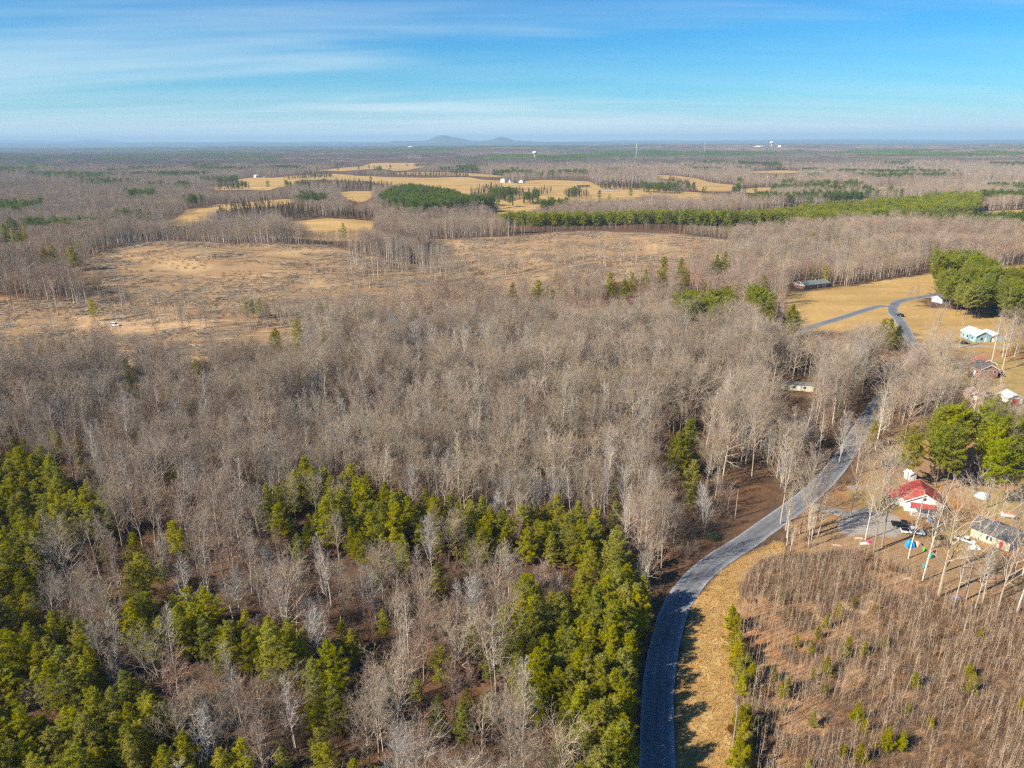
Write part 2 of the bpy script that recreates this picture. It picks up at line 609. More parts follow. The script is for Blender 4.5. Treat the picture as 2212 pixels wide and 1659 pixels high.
def make_tuft(seed, n=16, h=.55, spread=.35, w=.05):
    rg = np.random.default_rng(seed)
    mb = MB()
    for k in range(n):
        a = rg.uniform(0, 6.28)
        rad = spread * math.sqrt(rg.random())
        mb.blade(np.array([rad * math.cos(a), rad * math.sin(a), -.03]), np.array([rg.normal(0, .4), rg.normal(0, .4), 1.0]), h * rg.uniform(.5, 1.2), w)
    mb.blades_flush(rg)
    return mb

# ------------------------------------------------------------------ objects and tags
def tag(o, label=None, cat=None, group=None, kind=None):
    if label: o['label'] = label
    if cat: o['category'] = cat
    if group: o['group'] = group
    if kind: o['kind'] = kind
    return o

def link(name, data, parent=None):
    o = bpy.data.objects.new(name, data)
    COL.objects.link(o)
    if parent is not None:
        o.parent = parent
    return o

def empty(name, loc, rz=0.0, scale=1.0):
    o = link(name, None)
    o.location = loc
    o.rotation_euler = (0, 0, rz)
    o.scale = (scale, scale, scale)
    o.empty_display_size = .5
    return o

def part(name, mb, mt, parent, smooth=False):
    return link(name, to_mesh(name, [(mb, mt)], smooth), parent)

def scatter(name, label, cat, pts, scl, rot, idx, meshes):
    """a mass that nobody could count: one object whose points carry copies of a few meshes"""
    me = bpy.data.meshes.new(name)
    me.from_pydata(np.asarray(pts).tolist(), [], [])
    n = len(pts)
    a = me.attributes.new('sc', 'FLOAT_VECTOR', 'POINT'); a.data.foreach_set('vector', np.asarray(scl, float).reshape(n, 3).ravel())
    a = me.attributes.new('ro', 'FLOAT_VECTOR', 'POINT'); a.data.foreach_set('vector', np.asarray(rot, float).ravel())
    a = me.attributes.new('vi', 'INT', 'POINT'); a.data.foreach_set('value', np.asarray(idx, np.int32))
    o = link(name, me)
    tag(o, label, cat, kind='stuff')
    ng = bpy.data.node_groups.new(name, 'GeometryNodeTree')
    ng.interface.new_socket('Geometry', in_out='INPUT', socket_type='NodeSocketGeometry')
    ng.interface.new_socket('Geometry', in_out='OUTPUT', socket_type='NodeSocketGeometry')
    N, L = ng.nodes, ng.links
    gi, go = N.new('NodeGroupInput'), N.new('NodeGroupOutput')
    ip = N.new('GeometryNodeInstanceOnPoints')
    g2 = N.new('GeometryNodeGeometryToInstance')
    for m in reversed(meshes):                 # a multi-input socket lists its newest link first
        so = bpy.data.objects.new(name + '_piece', m)
        oi = N.new('GeometryNodeObjectInfo')
        oi.inputs['Object'].default_value = so
        oi.inputs['As Instance'].default_value = False
        L.new(oi.outputs['Geometry'], g2.inputs[0])
    L.new(gi.outputs[0], ip.inputs['Points'])
    L.new(g2.outputs[0], ip.inputs['Instance'])
    ip.inputs['Pick Instance'].default_value = True
    for nm, ty, sock in (('vi', 'INT', 'Instance Index'), ('ro', 'FLOAT_VECTOR', 'Rotation'), ('sc', 'FLOAT_VECTOR', 'Scale')):
        na = N.new('GeometryNodeInputNamedAttribute')
        na.data_type = ty
        na.inputs['Name'].default_value = nm
        L.new([s for s in na.outputs if s.enabled and s.name == 'Attribute'][0], ip.inputs[sock])
    L.new(ip.outputs[0], go.inputs[0])
    md = o.modifiers.new('copies', 'NODES')
    md.node_group = ng
    return o

def rots(n, lean=.04):
    r = rng.normal(0, lean, (n, 3))
    r[:, 2] = rng.uniform(0, 6.283, n)
    return r


# ------------------------------------------------------------------ land cover, measured in the frame
GOLD_UV = [p for p in (
    [(513, 388), (547, 383), (588, 384), (637, 379), (685, 376), (715, 375), (759, 378), (771, 380), (825, 382), (912, 384), (1015, 383), (1042, 388), (1083, 390), (1124, 397), (1137, 390), (1178, 388), (1273, 392),
     (1290, 400), (1354, 404), (1400, 408), (1421, 411), (1502, 415), (1546, 422), (1597, 427), (1600, 434), (1530, 432), (1448, 428), (1394, 424), (1368, 430), (1287, 436), (1232, 440), (1205, 447), (1165, 450), (1137, 458), (1075, 464), (1053, 445), (1007, 436), (988, 430), (961, 424), (912, 418), (853, 404), (798, 392),
     (702, 388), (637, 390), (634, 399), (582, 411), (544, 412), (517, 400)],
    [(447, 406), (517, 398), (544, 410), (470, 411)],
    [(685, 368), (740, 362), (771, 360), (806, 352), (918, 352), (939, 354), (880, 368), (853, 369), (820, 364), (740, 370)],
    [(850, 373), (923, 371), (988, 373), (1042, 376), (1086, 380), (1091, 383), (1015, 380), (923, 379), (861, 377)],
    [(341, 482), (387, 468), (395, 462), (398, 455), (425, 449), (469, 441), (528, 438), (582, 432), (637, 429), (680, 427), (640, 435), (607, 444), (528, 450), (480, 458), (456, 468), (470, 480), (409, 486), (360, 492)],
    [(600, 482), (645, 477), (704, 471), (745, 473), (812, 478), (812, 500), (772, 520), (640, 515)],
    [(729, 416), (759, 413), (805, 413), (802, 428), (778, 438), (750, 430)],
    [(1416, 378), (1454, 379), (1497, 384), (1530, 393), (1592, 400), (1589, 409), (1573, 414), (1511, 413), (1500, 402), (1475, 391), (1432, 386)],
    [(1597, 409), (1638, 405), (1679, 405), (1665, 412), (1624, 417), (1597, 415)],
    [(1803, 398), (1824, 396), (1822, 404), (1805, 405)],
    [(1880, 404), (1950, 402), (1980, 406), (1900, 409)],
    [(1618, 370), (1684, 368), (1744, 369), (1719, 374), (1624, 374)],
    [(1690, 650), (1706, 630), (1800, 624), (1900, 607), (1960, 598), (2030, 585), (2060, 600), (2040, 625), (1995, 640), (1985, 655), (2010, 665), (2230, 668), (2330, 690), (2300, 745), (2240, 760), (2100, 762), (2010, 752), (1985, 730), (1960, 712), (1900, 714), (1800, 716), (1735, 716), (1712, 690)],
    [(2150, 580), (2230, 568), (2330, 575), (2300, 596), (2170, 600)],
    [(2095, 462), (2240, 452), (2300, 470), (2110, 474)],
)]
GOLD = [poly(p) for p in GOLD_UV]
CUT = [poly(p) for p in (
    [(-140, 640), (0, 640), (90, 648), (180, 640), (196, 560), (260, 531), (400, 523), (560, 526), (700, 531), (780, 549), (860, 566), (905, 572), (925, 545), (930, 518), (1100, 511), (1200, 504), (1290, 499),
     (1400, 503), (1500, 511), (1580, 518), (1570, 560), (1480, 585), (1400, 600), (1290, 618), (1180, 628), (1090, 640), (960, 655), (850, 672), (760, 700), (660, 735), (560, 768), (450, 782), (330, 790), (200, 795), (0, 795), (-180, 800)],
    [(1386, 356), (1473, 356), (1470, 363), (1388, 361)],
)]
GOLD_VIS = [list(p) for p in GOLD_UV]
GOLD_VIS[5] = [(645, 477), (704, 471), (745, 473), (809, 478), (807, 489), (772, 496), (691, 492)]
GOLD_VIS[4] = [(341, 478), (387, 468), (395, 462), (398, 455), (425, 449), (469, 441), (528, 439), (582, 433), (637, 430), (680, 428), (637, 433), (607, 440), (528, 445), (482, 449), (466, 454), (444, 462), (433, 470), (460, 475), (409, 475), (387, 481)]
GOLD_VIS[0] = GOLD_UV[0][:24] + [(1530, 427), (1448, 422), (1394, 419), (1368, 424), (1287, 428), (1232, 430), (1205, 437), (1165, 441), (1137, 451), (1075, 458), (1053, 436), (1007, 427), (988, 422), (961, 410), (912, 402), (853, 398), (798, 390), (702, 384), (637, 388), (634, 398), (582, 408), (544, 410), (517, 399)]
PLANT_VIS = [[(1085, 472), (1460, 462), (1700, 442), (1900, 430), (2050, 416), (2105, 420), (2110, 434), (1900, 458), (1700, 474), (1450, 482), (1100, 486)]]
CUT_UV = [[(-140, 640), (0, 640), (90, 648), (180, 640), (196, 560), (260, 531), (400, 523), (560, 526), (700, 531), (780, 549), (860, 566), (905, 572), (925, 545), (930, 522), (1100, 516), (1200, 509), (1290, 504), (1400, 508), (1500, 516), (1570, 524), (1400, 552), (1200, 577), (1110, 590), (1010, 598), (860, 614), (760, 642), (720, 664), (650, 692), (560, 716), (450, 724), (230, 738), (0, 738), (-140, 740)]]
SOIL = [poly(p) for p in ([(185, 688), (260, 684), (380, 686), (470, 690), (440, 712), (330, 716), (230, 722), (150, 712)], [(150, 672), (200, 676), (190, 690), (150, 690)])]
CUTOVER = [poly(p) for p in ([(1600, 1255), (1640, 1212), (1720, 1200), (1850, 1190), (2000, 1250), (2120, 1290), (2280, 1310), (2700, 1330), (2900, 1750), (2700, 2300), (1590, 2300), (1590, 1659), (1585, 1480), (1590, 1340)],)]
YARD = [poly(p) for p in ([(1700, 1135), (1760, 1090), (1850, 1035), (1905, 960), (1960, 900), (2010, 845), (1990, 790), (2000, 756), (2100, 760), (2300, 762), (2500, 800), (2600, 1040), (2600, 1330), (2280, 1312), (2120, 1292), (2000, 1252), (1850, 1190), (1720, 1202)],)]
LAWN = [poly(p) for p in ([(2010, 770), (2100, 775), (2300, 770), (2330, 860), (2160, 850), (2080, 840), (2020, 850)], [(1830, 1062), (1900, 1040), (1950, 1040), (1990, 1060), (1950, 1110), (1850, 1095)],
                          [(2040, 1130), (2090, 1125), (2110, 1190), (2050, 1190)], [(2085, 1050), (2180, 1060), (2230, 1130), (2140, 1130)])]
GRAVEL = [poly(p) for p in ([(1800, 1126), (1845, 1100), (1895, 1103), (1945, 1113), (1962, 1140), (1930, 1160), (1880, 1156), (1825, 1158)], [(1830, 1050), (1880, 1047), (1884, 1056), (1835, 1060)])]
VERGE = [poly(p) for p in ([(1445, 2300), (1462, 1659), (1462, 1534), (1466, 1450), (1480, 1366), (1500, 1300), (1548, 1241), (1600, 1206), (1650, 1180), (1690, 1165), (1700, 1190), (1640, 1214), (1604, 1255), (1592, 1340), (1588, 1480), (1592, 1659), (1592, 2300)],)]
ROAD = spline([pick(u, v)[:2] for u, v in ((1432, 2500), (1424, 1900), (1419, 1659), (1420, 1534), (1425, 1450), (1442, 1366), (1464, 1303), (1511, 1241), (1562, 1201), (1612, 1170), (1667, 1130), (1727, 1087), (1772, 1048),
              (1808, 1008), (1842, 957), (1868, 915), (1892, 880), (1920, 845), (1952, 805), (1976, 770), (1974, 746), (1958, 718), (1944, 693), (1928, 671), (1940, 652), (1985, 643), (2060, 628))], 9)
SPUR = spline([pick(u, v)[:2] for u, v in ((1930, 664), (1905, 661), (1879, 667), (1813, 688), (1773, 700), (1740, 711), (1690, 740))], 8)
DRIVES = [spline([pick(u, v)[:2] for u, v in p], 6) for p in (((1974, 742), (2010, 744), (2063, 747), (2129, 748), (2180, 752)), ((1984, 757), (2020, 764), (2050, 778), (2085, 790), (2112, 797)), ((1740, 1088), (1780, 1100), (1830, 1112), (1900, 1118)))]

def any_in(polys, x, y):
    r = np.zeros(np.shape(x), bool)
    for P in polys:
        lo, hi = P.min(0), P.max(0)
        m = (x > lo[0]) & (x < hi[0]) & (y > lo[1]) & (y < hi[1])
        if m.any():
            r[m] |= inside(P, x[m], y[m])
    return r

def sdf_u(polys, x, y, lim=60.0):
    r = np.full(x.shape, -lim)
    for P in polys:
        r = np.maximum(r, sdf(P, x, y, lim))
    return r

# ---- the ground: one sheet to the horizon, finer towards the middle
ang = np.radians(np.concatenate([np.arange(-180, -52, 4.0), np.arange(-52, 52, .2), np.arange(52, 180, 4.0)]))
rad = [4.0]
while rad[-1] < 27000:
    rad.append(rad[-1] + max(1.4, rad[-1] * .016))
rad = np.array(rad)
A, Rr = np.meshgrid(ang, rad)
gx, gy = (Rr * np.sin(A)).ravel(), (Rr * np.cos(A)).ravel()
gz = height(gx, gy)
na, nr = len(ang), len(rad)
V = np.vstack([np.stack([gx, gy, gz], 1), [[0, 0, float(height(np.array(0.), np.array(0.)))]]])
ii = np.arange((nr - 1) * na)
r_, a_ = ii // na, ii % na
a2 = (a_ + 1) % na
Q = np.stack([r_ * na + a_, r_ * na + a2, (r_ + 1) * na + a2, (r_ + 1) * na + a_], 1)[:, ::-1]
T3 = np.stack([np.full(na, nr * na), (np.arange(na) + 1) % na, np.arange(na)], 1)[:, ::-1]
me = bpy.data.meshes.new('ground')
loops = np.concatenate([Q.ravel(), T3.ravel()]).astype(np.int32)
me.vertices.add(len(V)); me.vertices.foreach_set('co', V.ravel())
me.loops.add(len(loops)); me.loops.foreach_set('vertex_index', loops)
npoly = len(Q) + len(T3)
me.polygons.add(npoly)
ls = np.concatenate([np.arange(len(Q)) * 4, len(Q) * 4 + np.arange(len(T3)) * 3]).astype(np.int32)
me.polygons.foreach_set('loop_start', ls)
me.polygons.foreach_set('use_smooth', np.ones(npoly, bool))
me.update(calc_edges=True)
vx, vy = V[:, 0], V[:, 1]
for nm, P in (('gold', GOLD), ('cut', CUT), ('soil', SOIL), ('cutover', CUTOVER), ('yard', YARD), ('lawn', LAWN), ('gravel', GRAVEL), ('verge', VERGE)):
    me.attributes.new(nm, 'FLOAT', 'POINT').data.foreach_set('value', sdf_u(P, vx, vy))
dd = np.hypot(vx, vy)
me.attributes.new('far', 'FLOAT', 'POINT').data.foreach_set('value', sstep(7000, 9500, dd))
ground = link('ground', me)
tag(ground, 'rolling winter countryside of leaf litter, dry grass and felled land', kind='structure')

gm = bpy.data.materials.new('ground_cover')
gm.use_nodes = True
gn, gl = gm.node_tree.nodes, gm.node_tree.links
gb = gn['Principled BSDF']
gb.inputs['Roughness'].default_value = .95
gb.inputs['Specular IOR Level'].default_value = .05
gpos = gn.new('ShaderNodeNewGeometry').outputs['Position']
def gnoise(scale, detail=5, rough=.6, stretch=(1, 1, 1), rot=0.0, dist=0.0):
    mp = gn.new('ShaderNodeMapping')
    mp.inputs['Scale'].default_value = stretch
    mp.inputs['Rotation'].default_value = (0, 0, rot)
    gl.new(gpos, mp.inputs['Vector'])
    z = gn.new('ShaderNodeTexNoise')
    z.inputs['Scale'].default_value = scale
    z.inputs['Detail'].default_value = detail
    z.inputs['Roughness'].default_value = rough
    z.inputs['Distortion'].default_value = dist
    gl.new(mp.outputs[0], z.inputs['Vector'])
    return z.outputs['Fac']
def grange(x, a, b, lo=0.0, hi=1.0):
    m = gn.new('ShaderNodeMapRange')
    m.interpolation_type = 'SMOOTHSTEP'
    for k, v in (('From Min', a), ('From Max', b), ('To Min', lo), ('To Max', hi)):
        m.inputs[k].default_value = v
    gl.new(x, m.inputs['Value'])
    return m.outputs['Result']
def gmix(f, a, b):
    m = gn.new('ShaderNodeMix'); m.data_type = 'RGBA'
    for k, v in (('Factor', f), ('A', a), ('B', b)):
        if isinstance(v, tuple): m.inputs[k].default_value = (*v, 1)
        elif isinstance(v, float): m.inputs[k].default_value = v
        else: gl.new(v, m.inputs[k])
    return m.outputs['Result']
def gmath(op, a, b):
    n = gn.new('ShaderNodeMath'); n.operation = op
    for i, v in enumerate((a, b)):
        if isinstance(v, (int, float)): n.inputs[i].default_value = v
        else: gl.new(v, n.inputs[i])
    return n.outputs[0]
def gattr(nm):
    a = gn.new('ShaderNodeAttribute'); a.attribute_name = nm
    return a.outputs['Fac']
def zone(nm, soft, wob):
    return grange(gmath('ADD', gattr(nm), gmath('MULTIPLY', gmath('SUBTRACT', n_edge, .5), wob)), -soft, soft)
n_edge = gnoise(.16, 6, .65)
n_fine = gnoise(2.2, 6, .7)
n_mid = gnoise(.35, 5, .6)
n_big = gnoise(.03, 4, .55)
n_vbig = gnoise(.0035, 5, .6)
litter = gmix(grange(n_fine, .35, .68), (.065, .038, .024), (.155, .085, .047))
litter = gmix(grange(n_mid, .4, .68), litter, (.18, .088, .040))
litter = gmix(grange(n_big, .4, .7), litter, (.10, .068, .045))
far = gmix(grange(n_vbig, .45, .62), (.085, .072, .064), (.032, .045, .030))
far = gmix(grange(gnoise(.0016, 4, .55), .62, .68), far, (.26, .19, .09))
col = gmix(gattr('far'), litter, far)
gold = gmix(grange(n_fine, .3, .7), (.49, .315, .115), (.38, .235, .08))
gold = gmix(grange(n_mid, .4, .75), gold, (.50, .35, .15))
gold = gmix(grange(gnoise(.02, 5, .6, (.5, 1.6, 1), .2), .38, .66), gold, (.34, .215, .075))
gold = gmix(grange(gnoise(.011, 4, .6), .60, .75), gold, (.52, .40, .20))
streak = gnoise(.22, 6, .7, (.28, 1.5, 1), .25, .6)
streak2 = gnoise(.10, 6, .65, (.3, 1.3, 1), -.15, .8)
cut = gmix(grange(n_fine, .3, .7), (.36, .23, .118), (.25, .158, .085))
cut = gmix(grange(streak, .54, .66), cut, (.42, .33, .21))
cut = gmix(grange(streak2, .53, .66), cut, (.17, .11, .07))
cut = gmix(grange(n_big, .52, .72), cut, (.42, .285, .145))
soil = gmix(grange(n_mid, .35, .65), (.42, .25, .12), (.50, .35, .20))
co = gmix(grange(n_fine, .3, .7), (.34, .185, .085), (.23, .125, .065))
co = gmix(grange(n_mid, .42, .66), co, (.39, .25, .13))
co = gmix(grange(n_big, .52, .72), co, (.38, .18, .07))
yard = gmix(grange(n_fine, .3, .7), (.34, .22, .115), (.24, .145, .075))
yard = gmix(grange(n_big, .45, .65), yard, (.37, .19, .075))
lawn = gmix(grange(n_mid, .35, .65), (.37, .25, .10), (.27, .205, .075))
grav = gmix(grange(n_fine, .3, .7), (.27, .235, .20), (.38, .34, .29))
verge = gmix(grange(n_fine, .3, .7), (.42, .255, .09), (.30, .17, .065))
verge = gmix(grange(n_mid, .45, .7), verge, (.50, .34, .135))
for nm, c, soft, wob in (('yard', yard, 1.5, 10.), ('cut', cut, 4., 16.), ('soil', soil, 3., 16.), ('gold', gold, 3., 22.), ('cutover', co, 1., 5.), ('lawn', lawn, 2.5, 9.), ('verge', verge, .6, 2.5), ('gravel', grav, .7, 4.)):
    col = gmix(zone(nm, soft, wob), col, c)
gl.new(col, gb.inputs['Base Color'])
gbump = gn.new('ShaderNodeBump')
gbump.inputs['Strength'].default_value = .6
gbump.inputs['Distance'].default_value = .25
gl.new(n_fine, gbump.inputs['Height'])
gl.new(gbump.outputs[0], gb.inputs['Normal'])
me.materials.append(gm)

# ---- roads
def strip(name, L, w, lift, mt, wob=.12):
    L = np.asarray(L)
    seg = np.linalg.norm(np.diff(L, axis=0), axis=1)
    s = np.concatenate([[0], np.cumsum(seg)])
    k = np.arange(0, s[-1], 1.2)
    P = np.stack([np.interp(k, s, L[:, 0]), np.interp(k, s, L[:, 1])], 1)
    for _ in range(6):
        P[1:-1] = (P[:-2] + 2 * P[1:-1] + P[2:]) / 4
    t = np.gradient(P, axis=0)
    t /= np.linalg.norm(t, axis=1)[:, None]
    nrm = np.stack([-t[:, 1], t[:, 0]], 1)
    offs = np.array([-1, -.96, -.84, -.66, -.5, -.32, -.12, 0, .12, .32, .5, .66, .84, .96, 1])
    V = []
    for j, o in enumerate(offs):
        e = w / 2 * o
        jit = (vnoise(k / 2.3, np.full(len(k), j * 9.1), 77) - .5) * wob * (1 if abs(o) > .9 else 0)
        q = P + nrm * (e + jit)[:, None] if isinstance(jit, np.ndarray) else P + nrm * e
        zc = np.maximum(height(q[:, 0], q[:, 1]), 0 * k - 99) + lift + .05 * (1 - o * o)
        if abs(o) == 1: zc = zc - .12
        V.append(np.column_stack([q, zc]))
    n = len(P); m = len(offs)
    V = np.stack(V, 1).reshape(-1, 3)
    F = [(i * m + j, (i + 1) * m + j, (i + 1) * m + j + 1, i * m + j + 1) for i in range(n - 1) for j in range(m - 1)]
    mesh = bpy.data.meshes.new(name)
    mesh.from_pydata(V.tolist(), [], F)
    mesh.attributes.new('across', 'FLOAT', 'POINT').data.foreach_set('value', np.tile(offs, n))
    mesh.flip_normals()
    mesh.materials.append(mt)
    o = link(name, mesh)
    return o
asph = material('asphalt', (.175, .18, .19), .85, (.135, .14, .15), .9, bump=.1)
n_, l_ = asph.node_tree.nodes, asph.node_tree.links
at_ = n_.new('ShaderNodeAttribute'); at_.attribute_name = 'across'
wv = n_.new('ShaderNodeMath'); wv.operation = 'ABSOLUTE'; l_.new(at_.outputs['Fac'], wv.inputs[0])
rp = n_.new('ShaderNodeValToRGB')
for e_, (p_, c_) in zip([rp.color_ramp.elements[0], rp.color_ramp.elements[1]] + [rp.color_ramp.elements.new(.5) for _ in range(4)], ((0., .86), (1., .78), (.14, .92), (.34, 1.12), (.52, .95), (.70, 1.12))):
    e_.position = p_; e_.color = (c_ * .5, c_ * .5, c_ * .5, 1)
l_.new(wv.outputs[0], rp.inputs[0])
old = n_['Principled BSDF'].inputs['Base Color'].links[0].from_socket
mu = n_.new('ShaderNodeMix'); mu.data_type = 'RGBA'; mu.blend_type = 'MULTIPLY'; mu.inputs['Factor'].default_value = 1
l_.new(old, mu.inputs['A']); l_.new(rp.outputs['Color'], mu.inputs['B'])
po_ = n_.new('ShaderNodeNewGeometry')
zn = n_.new('ShaderNodeTexNoise'); zn.inputs['Scale'].default_value = .13; zn.inputs['Detail'].default_value = 6; l_.new(po_.outputs['Position'], zn.inputs['Vector'])
zr = n_.new('ShaderNodeMapRange'); zr.inputs['From Min'].default_value = .3; zr.inputs['From Max'].default_value = .7; zr.inputs['To Min'].default_value = 1.65; zr.inputs['To Max'].default_value = 2.3
l_.new(zn.outputs['Fac'], zr.inputs['Value'])
mv = n_.new('ShaderNodeVectorMath'); mv.operation = 'SCALE'
l_.new(mu.outputs['Result'], mv.inputs[0]); l_.new(zr.outputs['Result'], mv.inputs['Scale'])
l_.new(mv.outputs[0], n_['Principled BSDF'].inputs['Base Color'])
grv = material('gravel_drive', (.36, .32, .27), .95, (.26, .225, .19), 1.4, bump=.3)
ROAD_W = 5.2
tag(strip('road', ROAD, ROAD_W, .07, asph), 'grey two lane country road curving through the woods', kind='structure')
tag(strip('road', SPUR, 4.6, .085, asph), 'side road branching left across the dry field', kind='structure')
for D_, t_ in zip(DRIVES, ('driveway running to the pale blue house', 'driveway running to the brick house with dark roof', 'gravel driveway to the red roofed house')):
    tag(strip('driveway', D_, 3.4, .06, grv, .5), t_, kind='structure')

# ---- far hills beyond the plain
material('far_hill', (.075, .085, .070), .95, (.11, .095, .08), .0012)
def hill(name, label, u0, u1, prof, dist, depth):
    """a ridge across the view: prof(t) gives its height above the camera's horizon in measured pixels"""
    n, m = 60, 9
    V = []
    for i in range(n + 1):
        t = i / n
        u = u0 + (u1 - u0) * t
        x = (u - W0 / 2) / FPX * dist * math.cos(PITCH) * 1.055
        top = max(0.0, prof(t)) / FPX * dist + CAM_H
        for j in range(m):
            s = j / (m - 1) * 2 - 1
            z = -30 + (top + 30) * (1 - abs(s) ** 1.6) + 18 * (vnoise(np.array(x / 500.), np.array(j * 3.3 + dist), 9) - .5) * (1 - abs(s))
            V.append((x, dist + s * depth, float(z)))
    F = [(i * m + j, (i + 1) * m + j, (i + 1) * m + j + 1, i * m + j + 1) for i in range(n) for j in range(m - 1)]
    me = bpy.data.meshes.new(name)
    me.from_pydata(V, [], F)
    me.polygons.foreach_set('use_smooth', [True] * len(F))
    me.materials.append(MAT['far_hill'])
    tag(link(name, me), label, kind='structure')
g = lambda t, c, w: math.exp(-((t - c) / w) ** 2)
hill('hill', 'lone wooded knob on the horizon with a lower shoulder', 860, 1150, lambda t: 11 * g(t, .36, .075) + 5 * g(t, .47, .07) + 8 * g(t, .78, .07) - .5, 15500, 900)
hill('mountains', 'pale blue mountain range on the far left horizon', -200, 760, lambda t: 6 * g(t, .28, .05) + 4 * g(t, .36, .05) + 6 * g(t, .47, .05) + 2.5 * g(t, .8, .1) + 2 * g(t, .38, .2) - 1.5, 24500, 1500)

# ------------------------------------------------------------------ vegetation
FORMS = ['hickory', 'oak', 'poplar', 'maple', 'silver']
NEAR, FARM = {}, {}
for k, f in enumerate(FORMS):
    NEAR[f] = []
    for s in range(3):
        mt, mc, ml = make_bare(f, 0, 100 + k * 10 + s)
        bk_, tw_ = TREE_MATS[f]
        NEAR[f].append((to_mesh(f + '_trunk', [(mt, bk_)]), to_mesh(f + '_crown', [(ml, bk_), (mc, tw_)]), to_mesh(f + '_tree', [(mt, bk_), (ml, bk_), (mc, tw_)])))
    FARM[f] = []
    for s in range(2):
        mt, mc, ml = make_bare(f, 1, 300 + k * 10 + s)
        FARM[f].append(to_mesh(f + '_far', [(mt, TREE_MATS[f][0]), (ml, TREE_MATS[f][1]), (mc, TREE_MATS[f][1])]))
PINE, FPINE = {}, {}
for k, (st, nm, cnt) in enumerate((('virginia', 'needles_olive', 4), ('loblolly', 'needles_bright', 3), ('young', 'needles_yellow', 3), ('cedar', 'needles_cedar', 2))):
    PINE[st] = []
    for s in range(cnt):
        mt, mc = make_pine(st, 0, 500 + k * 10 + s)
        PINE[st].append((to_mesh(st + '_trunk', [(mt, 'bark_pine')]), to_mesh(st + '_crown', [(mc, nm)]), to_mesh(st + '_tree', [(mt, 'bark_pine'), (mc, nm)])))
for k, (key, st, nm) in enumerate((('virginia', 'virginia', 'needles_olive'), ('plantation', 'loblolly', 'needles_bright'), ('dark', 'loblolly', 'needles_green'), ('cedar', 'cedar', 'needles_cedar'))):
    FPINE[key] = []
    for s in range(2):
        mt, mc = make_pine(st, 1, 600 + k * 10 + s)
        FPINE[key].append(to_mesh(key + '_far', [(mt, 'bark_pine'), (mc, nm)]))

def grid(y0, y1, sp, jit=.45, kx=.86, mx=70.0, seed=1):
    rg = np.random.default_rng(seed)
    ys = np.arange(y0, y1, sp)
    X, Y = [], []
    for i, y in enumerate(ys):
        xs = np.arange(-(kx * y + mx), kx * y + mx, sp) + (sp / 2 if i % 2 else 0)
        X.append(xs); Y.append(np.full(xs.shape, y))
    X, Y = np.concatenate(X), np.concatenate(Y)
    return X + rg.uniform(-jit, jit, X.shape) * sp, Y + rg.uniform(-jit, jit, Y.shape) * sp

def fill(P, sp, seed, jit=.42):
    lo, hi = P.min(0), P.max(0)
    rg = np.random.default_rng(seed)
    X, Y = np.meshgrid(np.arange(lo[0], hi[0], sp), np.arange(lo[1], hi[1], sp))
    X = X.ravel() + rg.uniform(-jit, jit, X.size) * sp
    Y = Y.ravel() + rg.uniform(-jit, jit, Y.size) * sp
    m = inside(P, X, Y)
    return X[m], Y[m]

ALLROAD = [(ROAD, ROAD_W / 2), (SPUR, 2.4)] + [(d, 1.8) for d in DRIVES]
KEEP = []          # x, y, radius around buildings and vehicles
SEEN = []          # outlines that no tree of the woods stands in front of
for u_, v_, r_k, w_, h_ in ((1985, 1095, 9, 56, 60), (2150, 1170, 9, 50, 40), (2115, 738, 11, 50, 34), (2125, 812, 9, 45, 36), (2103, 862, 5, 24, 20), (2182, 868, 5, 24, 22), (1752, 622, 14, 48, 20), (2028, 577, 10, 24, 16), (2043, 655, 10, 36, 24), (1712, 840, 8, 52, 26),
                            (1950, 1136, 4, 30, 14), (1968, 1150, 4, 30, 14), (1922, 1003, 4, 18, 14), (1965, 1032, 4, 14, 16), (2122, 1072, 4, 18, 12), (2176, 1119, 4, 22, 14), (1943, 683, 3, 9, 8), (248, 703, 4, 16, 12), (1788, 832, 4, 10, 10), (1662, 640, 3, 12, 8), (2158, 808, 4, 14, 12)):
    p_ = pick(u_, v_)
    KEEP.append((p_[0], p_[1], r_k))
    SEEN.append([(u_ - w_, v_ - h_), (u_ + w_, v_ - h_), (u_ + w_, v_ + 3), (u_ - w_, v_ + 3)])
def clear_of(x, y, margin):
    m = np.ones(np.shape(x), bool)
    for L, hw in ALLROAD:
        m &= line_dist(L, x, y) > hw + margin
    for kx_, ky_, kr in KEEP:
        m &= np.hypot(x - kx_, y - ky_) > kr
    return m

